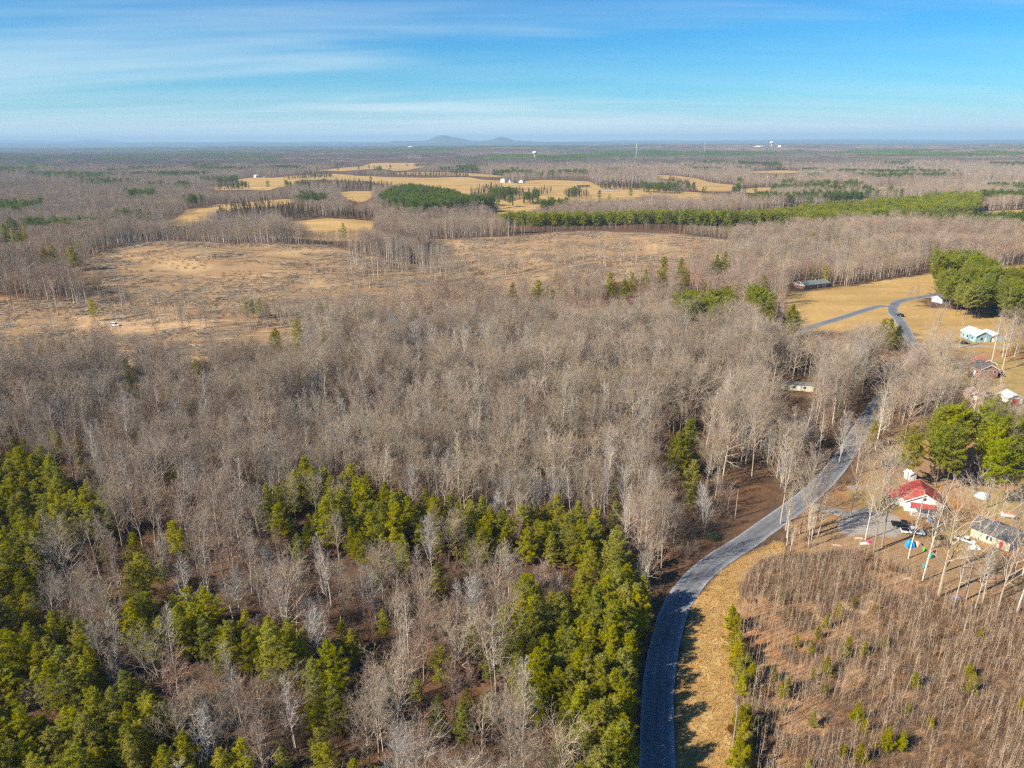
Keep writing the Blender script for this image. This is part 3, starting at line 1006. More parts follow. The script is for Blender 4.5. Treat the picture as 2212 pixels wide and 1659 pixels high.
# ---- where the pines stand, from the outlines of their crowns
PINE_UV = [p for p in (
    [(-60, 1000), (60, 995), (120, 1015), (160, 1060), (240, 1085), (245, 1125), (160, 1150), (95, 1215), (60, 1265), (-60, 1280)],
    [(540, 1085), (590, 1050), (680, 1045), (800, 1050), (840, 1088), (960, 1085), (1040, 1115), (1100, 1128), (1170, 1090), (1290, 1128), (1310, 1195), (1180, 1200), (1080, 1178), (1000, 1190), (960, 1160), (860, 1180), (780, 1195), (700, 1150), (600, 1150)],
    [(1090, 1310), (1140, 1285), (1200, 1310), (1270, 1250), (1330, 1240), (1362, 1300), (1352, 1400), (1338, 1480), (1335, 1800), (1225, 1800), (1200, 1560), (1130, 1500), (1085, 1420)],
    [(1240, 1160), (1310, 1130), (1370, 1200), (1360, 1250), (1290, 1240)],
    [(250, 1330), (330, 1310), (460, 1290), (520, 1330), (560, 1365), (640, 1370), (720, 1450), (750, 1510), (700, 1560), (660, 1475), (560, 1440), (420, 1410), (330, 1395), (270, 1385)],
    [(-80, 1395), (60, 1380), (120, 1335), (170, 1365), (210, 1450), (190, 1530), (100, 1500), (-80, 1500)],
    [(-120, 1540), (50, 1535), (150, 1580), (260, 1500), (300, 1440), (370, 1520), (370, 1590), (450, 1680), (420, 1800), (-160, 1800)],
    [(-40, 1290), (60, 1285), (100, 1310), (60, 1350), (-40, 1350)],
)]
PINE_AREAS = [poly(p, 5.5) for p in PINE_UV]
PINE_SPOTS = [(290, 1185, 13), (315, 1240, 13), (285, 1265, 11), (372, 1160, 10), (395, 1175, 8), (520, 1640, 10), (480, 1655, 9), (610, 1650, 9), (700, 1650, 8), (945, 1540, 9), (1000, 1560, 10), (900, 1490, 6), (760, 1395, 9), (742, 1372, 8), (830, 1345, 8), (870, 1190, 10), (945, 1250, 9),
              (640, 1175, 10), (1462, 975, 14), (1490, 955, 15), (1480, 985, 12), (1492, 1030, 12), (1490, 1075, 8), (1330, 1060, 7), (1325, 1110, 9), (600, 735, 14), (588, 742, 12), (640, 715, 14), (645, 760, 9), (760, 782, 12), (430, 800, 12), (280, 802, 12), (25, 772, 11), (95, 772, 8), (180, 765, 8), (205, 765, 7), (700, 735, 9),
              (1105, 632, 13), (1158, 632, 14), (1190, 645, 12), (1320, 615, 14), (1350, 622, 15), (1365, 610, 14), (1395, 600, 10), (1430, 585, 15), (1470, 578, 14), (1480, 600, 12), (1545, 572, 14), (1565, 570, 15), (1655, 682, 15), (1665, 690, 13), (1712, 690, 15), (1715, 700, 12), (1905, 715, 12), (1925, 722, 13), (1940, 720, 12),
              (110, 548, 16), (150, 552, 16), (165, 560, 12), (95, 555, 14), (10, 505, 16), (30, 512, 15), (50, 505, 15), (40, 515, 14), (200, 668, 10), (205, 612, 10), (545, 660, 10), (530, 665, 9), (560, 665, 9), (575, 668, 8), (690, 660, 9), (1885, 935, 8), (1500, 640, 9), (165, 965, 8), (120, 960, 9), (30, 960, 8), (50, 975, 8), (180, 1010, 9)]
LOB_UV = [p for p in ([(2022, 565), (2075, 560), (2130, 575), (2160, 590), (2140, 640), (2085, 640), (2030, 610)], [(2165, 600), (2260, 600), (2280, 650), (2170, 652)], [(1468, 645), (1580, 645), (1588, 672), (1465, 675)], [(1622, 645), (1668, 640), (1670, 668), (1625, 672)],
                                   [(1965, 970), (2000, 940), (2050, 905), (2080, 910), (2075, 985), (2040, 1020), (1975, 1015)], [(2120, 895), (2165, 885), (2195, 930), (2200, 1010), (2150, 1015), (2125, 960)])]
LOB_AREAS = [poly(p, 12.0) for p in LOB_UV]

pines = []         # x, y, height, style
for k, P in enumerate(PINE_AREAS):
    X, Y = fill(P, 3.0, 40 + k)
    m = clear_of(X, Y, 3.0) & (vnoise(X / 6., Y / 6., 61) > .2)
    for x, y in zip(X[m], Y[m]):
        pines.append((x, y, float(np.clip(rng.normal(8.6, 1.8), 4, 12.5)), 'virginia'))
SPOT_UV = []
for u, v, h in PINE_SPOTS:
    h *= .84 if v > 1000 else 1.0
    p = pick(u, v, h * .62)
    ppm = FPX / math.hypot(p[0], p[1], CAM_H)
    SPOT_UV.append([(u - h * .3 * ppm, v - h * .35 * ppm), (u + h * .3 * ppm, v - h * .35 * ppm), (u + h * .3 * ppm, v + h * .25 * ppm), (u - h * .3 * ppm, v + h * .25 * ppm)])
    pines.append((p[0], p[1], h * rng.uniform(.95, 1.1), 'virginia'))
for k, P in enumerate(LOB_AREAS):
    X, Y = fill(P, 4.6, 60 + k)
    m = clear_of(X, Y, 3.5)
    for x, y in zip(X[m], Y[m]):
        pines.append((x, y, rng.uniform(13, 17.5), 'loblolly'))
X, Y = grid(60, 215, 6.5, seed=33)
pu, pv, _a = project(np.column_stack([X, Y, height(X, Y) + 4]))
m = ~any_in(GOLD + CUT + CUTOVER + YARD + VERGE, X, Y) & clear_of(X, Y, 3.0) & (vnoise(X / 22., Y / 22., 34) > .5) & (rng.random(len(X)) < np.where(pv > 1060, .62, .12) * np.where(pu < 1400, 1, .2))
for x, y in zip(X[m], Y[m]):
    pines.append((x, y, float(rng.uniform(4.5, 8.5)), 'virginia'))
# the row of pines that shades the road
n_row = len(ROAD)
for off, sp_ in ((5.6, 2.6), (8.2, 2.8), (11.0, 3.0)):
    tv = np.gradient(ROAD, axis=0)
    tv /= np.linalg.norm(tv, axis=1)[:, None]
    side = ROAD + np.stack([-tv[:, 1], tv[:, 0]], 1) * off
    seg = np.concatenate([[0], np.cumsum(np.linalg.norm(np.diff(side, axis=0), axis=1))])
    for q in np.arange(0, seg[-1], sp_):
        x, y = np.interp(q, seg, side[:, 0]), np.interp(q, seg, side[:, 1])
        if 40 < y < 112:
            x += rng.normal(0, .5); y += rng.normal(0, .6)
            pines.append((x, y, rng.uniform(8.5, 12.0), 'virginia'))
pines = sorted(pines, key=lambda t: t[0] ** 2 + t[1] ** 2)
PXY = np.array([(p[0], p[1]) for p in pines])
def far_from_pines(x, y, r):
    m = np.ones(np.shape(x), bool)
    for px_, py_ in PXY:
        m &= (x - px_) ** 2 + (y - py_) ** 2 > r * r
    return m

# ---- single bare trees that stand out: base in the frame, height, form
LONE = [(1887, 1193, 21, 'hickory', 'tall pale bare tree beside the pink bag and boards in the yard'), (1993, 1254, 23, 'poplar', 'slender bare tree rising in front of the blue tarp'),
        (2026, 1290, 22, 'oak', 'largest bare tree, forked, standing below the red roofed house'), (2086, 1296, 22, 'hickory', 'tall forked bare tree in front of the cream cottage'),
        (2153, 1322, 20, 'hickory', 'bare tree with fanned limbs at the litter slope below the cottage'), (2196, 1325, 24, 'poplar', 'tall pale trunk at the right edge below the cottage'),
        (1686, 1132, 19, 'hickory', 'bare tree leaning over the inner kerb of the road bend'), (1728, 1153, 18, 'hickory', 'bare tree on the corner between road and gravel yard'),
        (1744, 1161, 17, 'hickory', 'dark trunk in the clump at the gravel yard corner'), (1757, 1155, 17, 'maple', 'russet tree in the clump at the gravel yard corner'), (1835, 1119, 18, 'hickory', 'bare tree on the grass beside the gravel yard and road'),
        (1905, 1182, 20, 'hickory', 'dark straight trunk between the black pickup and pink bag'), (1869, 1166, 16, 'poplar', 'thin pale trunk left of the dark trunk in the yard'), (1962, 1206, 15, 'poplar', 'thin pole of a tree behind the blue tarp'),
        (2062, 1306, 14, 'poplar', 'thin pale sapling like trunk beside the forked tree'), (2105, 1318, 15, 'poplar', 'thin leaning trunk below the cottage'), (2122, 1300, 16, 'poplar', 'second thin trunk below the cottage'),
        (2178, 1250, 18, 'hickory', 'bare tree close to the white gable of the cottage'), (1624, 1030, 20, 'hickory', 'bare tree standing in the sunlit litter clearing by the road'), (1428, 1243, 17, 'hickory', 'bare tree bending over the road shadow at the bend'),
        (2016, 748, 19, 'oak', 'round crowned bare tree on the lawn before the driveway'), (2072, 752, 11, 'poplar', 'broken topped bare tree by the pale blue house'), (2140, 790, 21, 'poplar', 'tall bare tree in front of the pale blue house'),
        (2165, 800, 22, 'poplar', 'second tall bare tree in front of the pale blue house'), (2172, 770, 18, 'hickory', 'bare tree to the right of the pale blue house'), (1975, 668, 12, 'maple', 'dense rounded bare tree at the road junction'), (1960, 664, 12, 'maple', 'low bushy bare tree hiding the junction'),
        (126, 679, 17, 'oak', 'wide solitary bare tree left in the felled land'), (193, 603, 15, 'hickory', 'thin tree left standing on the felled slope'), (213, 601, 17, 'poplar', 'thin pale tree left standing on the felled slope'),
        (1812, 1000, 15, 'silver', 'silvery bare tree beside the road above the yard'), (1668, 930, 16, 'oak', 'broad bare tree below the pale mobile home'), (1840, 870, 20, 'silver', 'pale fanned tree leaning over the hidden road'), (1800, 880, 20, 'oak', 'wide bare tree beside the hidden stretch of road'),
        (1905, 900, 20, 'oak', 'broad bare tree on the far side of the road'), (1655, 905, 19, 'oak', 'wide bare crown on the wooded bank by the road'), (2095, 900, 18, 'hickory', 'bare tree before the pale shed'), (2110, 925, 16, 'maple', 'russet bare tree before the sheds')]

bare = []          # x, y, height, form, label
for u, v, h, f, lb in LONE:
    p = pick(u, v)
    bare.append((p[0], p[1], h, f, lb))
LXY = np.array([(b[0], b[1]) for b in bare])

OPEN = GOLD + CUT + CUTOVER + YARD + VERGE
def uv_in(polys, u, v):
    r = np.zeros(np.shape(u), bool)
    for P_ in polys:
        r |= inside(np.array(P_, float), u, v)
    return r

def hides(x, y, h, polys, ks=(.55, .95)):
    """would a tree of height h here stand in front of those outlines?"""
    r = np.zeros(np.shape(x), bool)
    for k in ks:
        u, v, a = project(np.column_stack([x, y, height(x, y) + h * k]))
        r |= uv_in(polys, u, v)
    return r

def wood_mask(x, y):
    return ~any_in(OPEN, x, y)

YT = [poly(p) for p in ([(1880, 940), (1930, 880), (1985, 830), (2060, 860), (2080, 920), (1990, 950), (1930, 1000), (1890, 1000)], [(2000, 770), (2070, 800), (2080, 850), (1990, 850), (1975, 800)], [(2120, 755), (2330, 760), (2400, 800), (2180, 800)], [(2060, 880), (2260, 890), (2300, 960), (2080, 960)],
                        [(2080, 960), (2300, 980), (2330, 1060), (2140, 1050)], [(2040, 1240), (2220, 1290), (2330, 1330), (2330, 1300), (2200, 1230), (2080, 1215)], [(1690, 1140), (1770, 1150), (1760, 1185), (1700, 1195)])]
for k_, (P_, sp_) in enumerate(zip(YT, (6.5, 8.0, 6.0, 7.0, 9.0, 4.2, 3.2))):
    X, Y = fill(P_, sp_, 140 + k_)
    m = clear_of(X, Y, 1.0) & ~hides(X, Y, 15., SEEN, (.3, .6, .9))
    for x, y in zip(X[m], Y[m]):
        f = ('hickory', 'oak', 'poplar', 'hickory')[int(rng.integers(4))] if k_ < 5 else 'poplar'
        bare.append((x, y, float(rng.uniform(13, 19) if k_ < 5 else rng.uniform(9, 17) if k_ == 5 else rng.uniform(6, 12)), f, None))
LXY = np.array([(b[0], b[1]) for b in bare])
X, Y = grid(48, 300, 3.75, seed=5)
m = wood_mask(X, Y) & clear_of(X, Y, 2.6) & far_from_pines(X, Y, 2.0)
u_, v_, a_ = project(np.column_stack([X, Y, height(X, Y)]))
# the sunlit strip of bare litter along the road and the gaps between the crowns
lit = poly([(1575, 1120), (1570, 1060), (1590, 1010), (1650, 1000), (1680, 1040), (1690, 1090), (1620, 1140), (1540, 1190), (1500, 1200)])
lit2 = poly([(1800, 975), (1800, 930), (1850, 900), (1880, 905), (1840, 960)])
m &= ~inside(lit, X, Y) & ~inside(lit2, X, Y) & (vnoise(X / 9., Y / 9., 88) > .12)
m &= np.min(np.hypot(X[:, None] - LXY[None, :, 0], Y[:, None] - LXY[None, :, 1]), 1) > 2.5
m &= ~(hides(X, Y, 12., PINE_UV) & (rng.random(len(X)) < .82)) & ~hides(X, Y, 15., LOB_UV + SPOT_UV, (.35, .6, .85, 1.0)) & ~hides(X, Y, 17., SEEN, (.1, .25, .4, .55, .7, .85, 1.0)) & ~hides(X, Y, 16., GOLD_UV[12:13] + CUT_UV)
X, Y = X[m], Y[m]
mix = sstep(150, 205, Y - .12 * np.abs(X))
stand = vnoise(X / 24., Y / 24., 91)
var_h = .80 + .42 * vnoise(X / 16., Y / 16., 93)
for x, y, t, s, vh in zip(X, Y, mix, stand, var_h):
    r = rng.random()
    if rng.random() < t:
        f = ('hickory' if r < .45 else 'oak' if r < .70 else 'poplar' if r < .82 else 'maple' if r < .93 else 'silver') if s > .38 else ('poplar' if r < .35 else 'hickory' if r < .65 else 'maple' if r < .9 else 'silver')
        h = rng.normal(15.2, 2.2) * vh * (.86 if f in ('maple', 'silver') else 1.0)
    else:
        f = ('maple' if s > .5 else 'hickory') if r < .42 else 'poplar' if r < .64 else 'silver' if r < .74 else 'hickory'
        h = rng.normal(9.8, 1.9) if f in ('maple', 'silver') else rng.normal(12.0, 2.2)
    bare.append((x, y, float(np.clip(h, 5.5, 21)), f, None))
BASE_H = {'hickory': 19., 'oak': 18., 'poplar': 20., 'maple': 14., 'silver': 13.}
PINE_H = {'virginia': 11.5, 'loblolly': 17., 'young': 3.4, 'cedar': 7.5}

def where(u, v):
    """a short phrase for where in the landscape a tree stands"""
    if v > 1480:
        return ('in the bottom left corner' if u < 420 else 'bottom edge left of centre' if u < 800 else 'bottom edge near the middle' if u < 1180 else 'nearest the shaded road')
    if v > 1320:
        return ('left edge by lower pines' if u < 300 else 'between the lower pine clumps' if u < 750 else 'left of the roadside pines' if u < 1100 else 'beside the shaded road')
    if v > 1190:
        return ('left edge below pine block' if u < 240 else 'below the pine band, left' if u < 700 else 'below the pine band, middle' if u < 1080 else 'by the road bend' if u < 1700 else 'on the slope below the cottage')
    if v > 1080:
        return ('beside the left pine block' if u < 420 else 'in the pine band' if u < 1050 else 'pine band end by road' if u < 1500 else 'along the road bend' if u < 1800 else 'near the red roofed house')
    if v > 980:
        return ('wood above the left pines' if u < 500 else 'wood above the pine band' if u < 1200 else 'wood by the litter clearing' if u < 1620 else 'beside road past the clearing' if u < 1880 else 'behind the red roofed house')
    return 'deep in the grey wood' if u < 1700 else 'around the hidden road' if u < 1990 else 'near the sheds' if v > 850 else 'around the brick and blue houses'

ORD = ['leftmost', 'second from left', 'third from left', 'fourth from left', 'fifth from left', 'sixth from left', 'seventh from left', 'eighth from left', 'ninth from left', 'tenth from left']
ROWS = ['front row', 'second row', 'third row', 'fourth row', 'fifth row', 'sixth row', 'seventh row', 'eighth row']
PEND = []
def later(o, base, group):
    """name a thing once all its look-alikes are known"""
    p = np.array(o.location)
    u, v, _ = project(p)
    PEND.append((base, group, float(u), float(v), o))
def settle():
    by = {}
    for t in PEND:
        by.setdefault(t[0], []).append(t)
    for base, ts in by.items():
        n = len(ts)
        if n == 1:
            tag(ts[0][4], base, None, ts[0][1])
            continue
        rows = max(1, math.ceil(n / 9))
        ts = sorted(ts, key=lambda t: -t[3])
        per = math.ceil(n / rows)
        for r in range(rows):
            row = sorted(ts[r * per:(r + 1) * per], key=lambda t: t[2])
            for k, t in enumerate(row):
                tag(t[4], base + ', ' + ORD[k] + (' in ' + ROWS[min(r, 7)] if rows > 1 else ''), None, t[1])
    PEND.clear()

SHARE = {}
def instance(root_name, meshes, names, x, y, s, label, cat, group, lean=.03):
    o = empty(root_name, (x, y, float(height(x, y))), rng.uniform(0, 6.283), s)
    o.rotation_euler = (rng.normal(0, lean), rng.normal(0, lean), o.rotation_euler[2])
    for me_, nm in zip(meshes, names):
        c = bpy.data.objects.new(nm, me_)
        COL.objects.link(c)
        c.parent = o
    tag(o, label, cat, group)
    return o

def in_frame(x, y, h=8.0):
    u, v, a = project(np.column_stack([x, y, height(x, y) + h]))
    return (u > -25) & (u < W0 + 25) & (v > 0) & (v < H0 + 110)

bx = np.array([(b[0], b[1]) for b in bare])
vis = in_frame(bx[:, 0], bx[:, 1])
order = sorted(range(len(bare)), key=lambda i: (bare[i][4] is None, not vis[i], bx[i, 0] ** 2 + bx[i, 1] ** 2))
LOOK = {'hickory': 'grey bare tree', 'oak': 'spreading bare tree', 'poplar': 'pale straight bare tree', 'maple': 'russet bare tree', 'silver': 'silvery bare tree'}
rest = []
for n_i, i in enumerate(order):
    x, y, h, f, lb = bare[i]
    s = h / BASE_H[f]
    if n_i < 300 and vis[i]:
        mt_, mc_, _ = NEAR[f][int(rng.integers(3))]
        if lb is None:
            u, v, _a = project(np.array([x, y, float(height(x, y))]))
            size = 'tall ' if h > 16.5 else 'short ' if h < 10 else ''
            lb = (size + LOOK[f] + ' ' + where(u, v)).strip()
            gp = 'bare trees of the wood'
            fresh = True
        else:
            gp = 'bare trees standing out from the wood'
            fresh = False
        o = instance('bare_tree', (mt_, mc_), ('trunk', 'crown'), x, y, s, lb, 'tree', gp, .012 if not fresh else .03)
        if not fresh:
            o.scale = (s * .85, s * .85, s)
        if fresh:
            later(o, lb, gp)
    else:
        rest.append((x, y, s, FORMS.index(f) * 3 + int(rng.integers(3))))
rest = np.array(rest)
scatter('bare_woods', 'grey brown leafless wood behind the nearest trees', 'woodland', np.column_stack([rest[:, 0], rest[:, 1], height(rest[:, 0], rest[:, 1])]), np.repeat(rest[:, 2:3], 3, 1), rots(len(rest)), rest[:, 3], [NEAR[f][k][2] for f in FORMS for k in range(3)])

# ---- near pines
vis = in_frame(PXY[:, 0], PXY[:, 1], 5.0)
rest, n_p = [], 0
PL = {'virginia': 'olive green pine', 'loblolly': 'tall bright green pine'}
for i, (x, y, h, st) in enumerate(pines):
    s = h / PINE_H[st]
    kk = int(rng.integers(len(PINE[st])))
    if vis[i] and n_p < 300:
        n_p += 1
        u, v, _a = project(np.array([x, y, float(height(x, y)) + 5]))
        wd = where(u, v + 60)
        if st == 'loblolly':
            wd = 'behind the red roofed house' if v > 850 else 'beside the white house' if u > 2000 else 'left of the ranch house field'
        size = 'tall ' if h > 10.2 else 'small ' if h < 7.2 else ''
        lb = (size if st == 'virginia' else '') + PL[st] + ' ' + wd
        mt_, mc_, _ = PINE[st][kk]
        sx = rng.uniform(.9, 1.15)
        o = instance('pine_tree', (mt_, mc_), ('trunk', 'crown'), x, y, s, lb, 'tree', 'green pines of the near woods', .03)
        o.scale = (s * sx, s * sx, s)
        later(o, lb, 'green pines of the near woods')
    else:
        rest.append((x, y, s, (0 if st == 'virginia' else 4) + kk))
if rest:
    rest = np.array(rest)
    scatter('pine_woods', 'olive pines further off among the bare wood', 'woodland', np.column_stack([rest[:, 0], rest[:, 1], height(rest[:, 0], rest[:, 1])]), np.repeat(rest[:, 2:3], 3, 1), rots(len(rest)), rest[:, 3], [p[2] for p in PINE['virginia']] + [p[2] for p in PINE['loblolly']])

# ---- the cut-over strip on the right: small pines, saplings, brush
young = [(1580, 1335, 4.5), (1592, 1345, 4), (1690, 1290, 2.4), (1770, 1365, 3), (1785, 1340, 3.4), (1815, 1320, 3), (1720, 1385, 2.6), (1752, 1400, 3.2), (1830, 1400, 4.2), (1868, 1402, 3.4), (1785, 1440, 3.4), (1672, 1455, 2.8), (1694, 1485, 4), (1700, 1475, 3.2), (1782, 1488, 2.6), (1692, 1530, 2.6), (1758, 1552, 3), (1852, 1540, 4), (1872, 1570, 2.8), (1915, 1600, 4.4), (1945, 1600, 3.6), (1860, 1630, 3.4), (1820, 1625, 2.4), (1748, 1650, 2.4), (1910, 1385, 2.6), (1975, 1470, 3.4), (2100, 1480, 3.6), (2092, 1450, 2.8), (2205, 1520, 3.6), (1845, 1300, 2.4), (1890, 1310, 2.2), (1760, 1455, 2.2),
         (1705, 1322, 2.2), (1630, 1420, 2.0), (2120, 1370, 2.4), (1640, 1560, 2.2), (2010, 1560, 2.6), (1960, 1530, 2.2)]
hedge = [(1596, 1395, 4.6), (1590, 1412, 5), (1602, 1420, 4.6), (1612, 1440, 5), (1600, 1452, 5), (1618, 1462, 4.4), (1606, 1478, 4.6), (1628, 1448, 3.6), (1588, 1375, 3.8), (1612, 1545, 4.6), (1602, 1560, 5), (1616, 1575, 4.6), (1604, 1592, 5), (1614, 1610, 4.8), (1600, 1625, 5), (1610, 1645, 5), (1598, 1665, 5)]
for lst, lab, grp in ((young, 'small yellow green pine in the brush', 'small pines in the brush'), (hedge, 'young pine along the dry verge', 'row of young pines by the verge')):
    for u, v, h in lst:
        p = pick(u, v, h * .5)
        st = 'virginia' if lst is hedge else 'young'
        mt_, mc_, _ = PINE['young'][int(rng.integers(3))]
        s = h / 3.4
        o = instance('young_pine', (mt_, mc_), ('trunk', 'crown'), p[0], p[1], s, lab, 'tree', grp, .03)
        later(o, lab, grp)
        w = s * rng.uniform(.85, 1.15)
        o.scale = (w, w, s)

settle()
SAP = [to_mesh('sapling', [(make_sapling(700 + k), 'stem_tan')]) for k in range(6)]
P = CUTOVER[0]
X, Y = fill(P, .85, 71)
m = (.6 * vnoise(X / 13., Y / 13., 72) + .4 * vnoise(X / 4., Y / 4., 82) > .31) & (rng.random(len(X)) < .72) & in_frame(X, Y, 3.) & clear_of(X, Y, 1.5)
X, Y = X[m], Y[m]
od = np.argsort(X ** 2 + Y ** 2)
X, Y = X[od], Y[od]
sc_ = np.clip(rng.normal(.72, .24, len(X)), .3, 1.35)
vis = in_frame(X, Y, 0.)
cnt, rest = 0, []
for x, y, s, ok in zip(X, Y, sc_, vis):
    if ok and cnt < 300:
        cnt += 1
        o = link('sapling', SAP[int(rng.integers(6))])
        o.location = (x, y, float(height(x, y)))
        o.rotation_euler = (rng.normal(0, .05), rng.normal(0, .05), rng.uniform(0, 6.28))
        o.scale = (s, s, s)
        tag(o, 'thin tan leafless sapling in the cut over brush by the lower right corner', 'sapling', 'nearest saplings of the cut over strip')
    else:
        rest.append((x, y, s))
rest = np.array(rest)
scatter('sapling_thicket', 'thicket of thin tan saplings on the cut over slope', 'saplings', np.column_stack([rest[:, 0], rest[:, 1], height(rest[:, 0], rest[:, 1])]), np.repeat(rest[:, 2:3], 3, 1), rots(len(rest), .06), rng.integers(0, 6, len(rest)), SAP)

BR = [to_mesh('brush', [(make_brush(800 + k), 'brush' if k < 2 else 'brush_grey')]) for k in range(4)]
TU = [to_mesh('tuft', [(make_tuft(820 + k), 'straw')]) for k in range(3)]
X, Y = fill(P, .95, 73)
m = (.6 * vnoise(X / 11., Y / 11., 74) + .4 * vnoise(X / 3., Y / 3., 84) > .31) & in_frame(X, Y, 1.)
X, Y = X[m], Y[m]
s = rng.uniform(.4, 1.0, len(X))
scatter('brush', 'low brown brush covering the cut over slope', 'brush', np.column_stack([X, Y, height(X, Y)]), np.repeat(s[:, None], 3, 1), rots(len(X)), rng.integers(0, 4, len(X)), BR)
# undergrowth of the woods
X, Y = grid(48, 300, 2.6, seed=9)
m = wood_mask(X, Y) & clear_of(X, Y, 1.6) & (vnoise(X / 8., Y / 8., 75) > .3) & ~inside(lit, X, Y) & in_frame(X, Y, 1.)
X, Y = X[m], Y[m]
s = rng.uniform(.7, 2.0, len(X))
scatter('undergrowth', 'leafless undergrowth on the floor of the woods', 'undergrowth', np.column_stack([X, Y, height(X, Y)]), np.repeat(s[:, None], 3, 1), rots(len(X)), rng.integers(0, 4, len(X)), BR)
# dry grass on the verge
X, Y = fill(VERGE[0], .62, 76)
m = in_frame(X, Y, .3) & (line_dist(ROAD, X, Y) > ROAD_W / 2 + .5)
X, Y = X[m], Y[m]
s = rng.uniform(.5, 1.25, len(X))
scatter('dry_grass', 'tufts of golden dry grass on the verge inside the road bend', 'grass', np.column_stack([X, Y, height(X, Y)]), np.repeat(s[:, None], 3, 1), rots(len(X), .1), rng.integers(0, 3, len(X)), TU)

# ---- woods beyond 300 m
def at(u, y):
    return ((u - W0 / 2) / FPX * (y * CF[1] - CAM_H * CF[2]), y)

def clump(style, seed, nt=34, size=72.0, tw='twig_grey'):
    """a piece of wood so far off that its trees are only a few pixels tall"""
    rg = np.random.default_rng(seed)
    a, b = MB(), MB()
    for k in range(nt):
        x, y = rg.uniform(-size / 2, size / 2, 2)
        h = rg.uniform(13, 20)
        a.tube([(x, y, -6), (x, y, h * .6)], [.22, .12], 3)
        for j in range(30):
            t = rg.random()
            rr = (3.6 if style == 'bare' else 3.2 * (1.15 - t)) * math.sqrt(rg.random())
            an = rg.uniform(0, 6.28)
            p = (x + rr * math.cos(an), y + rr * math.sin(an), h * (.35 + .5 * t) if style == 'bare' else h * (.25 + .65 * t))
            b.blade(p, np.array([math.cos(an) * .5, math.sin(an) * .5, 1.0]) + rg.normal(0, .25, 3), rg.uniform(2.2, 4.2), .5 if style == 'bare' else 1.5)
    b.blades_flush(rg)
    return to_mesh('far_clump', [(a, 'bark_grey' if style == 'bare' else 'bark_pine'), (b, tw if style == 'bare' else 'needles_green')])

PLANT = [np.array([at(u, y) for u, y in ((1085, 672), (1300, 690), (1450, 682), (1550, 668), (1700, 670), (1900, 720), (2110, 785), (2118, 960), (2050, 980), (1900, 870), (1700, 785), (1550, 745), (1470, 722), (1300, 730), (1085, 712))])]
PLANT_DARK = [np.array([at(u, y) for u, y in ((855, 1150), (895, 1180), (960, 1080), (1000, 1000), (1050, 950), (1068, 900), (1030, 880), (960, 850), (900, 820), (880, 860), (820, 950), (840, 1050))])]
CEDARS = [poly(p) for p in ([(640, 402), (700, 396), (770, 396), (850, 402), (840, 412), (740, 410), (660, 408)], [(470, 462), (520, 455), (620, 452), (700, 470), (640, 478), (520, 482), (470, 478)], [(690, 470), (760, 462), (810, 474), (800, 478), (720, 474)],
                            [(1290, 402), (1340, 398), (1395, 404), (1380, 412), (1300, 411)], [(600, 391), (680, 380), (720, 378), (715, 384), (640, 388)])]
HEDGES = [poly(p) for p in ([(1014, 420), (1035, 406), (1085, 404), (1086, 416), (1135, 414), (1134, 424), (1092, 436), (1058, 436), (1018, 428)], [(1140, 415), (1192, 412), (1195, 420), (1142, 424)], [(1130, 436), (1163, 434), (1165, 442), (1130, 442)], [(1093, 446), (1113, 444), (1114, 450), (1094, 452)],
                            [(1060, 438), (1077, 452), (1072, 464), (1052, 464), (1046, 450)], [(1445, 389), (1480, 392), (1500, 404), (1460, 406), (1440, 398)], [(1216, 420), (1260, 414), (1275, 424), (1230, 432)],
                            [(470, 400), (520, 398), (545, 412), (470, 414)], [(1380, 412), (1460, 415), (1470, 420), (1390, 418)], [(760, 376), (1015, 380), (1010, 383), (780, 380)], [(480, 447), (590, 434), (600, 437), (500, 452)])]
far_pts = {'bare': [], 'pine': []}
def tn_(x, y):
    return float(.65 * vnoise(np.array(x / 130.), np.array(y / 90.), 57) + .35 * vnoise(np.array(x / 45.), np.array(y / 45.), 59))

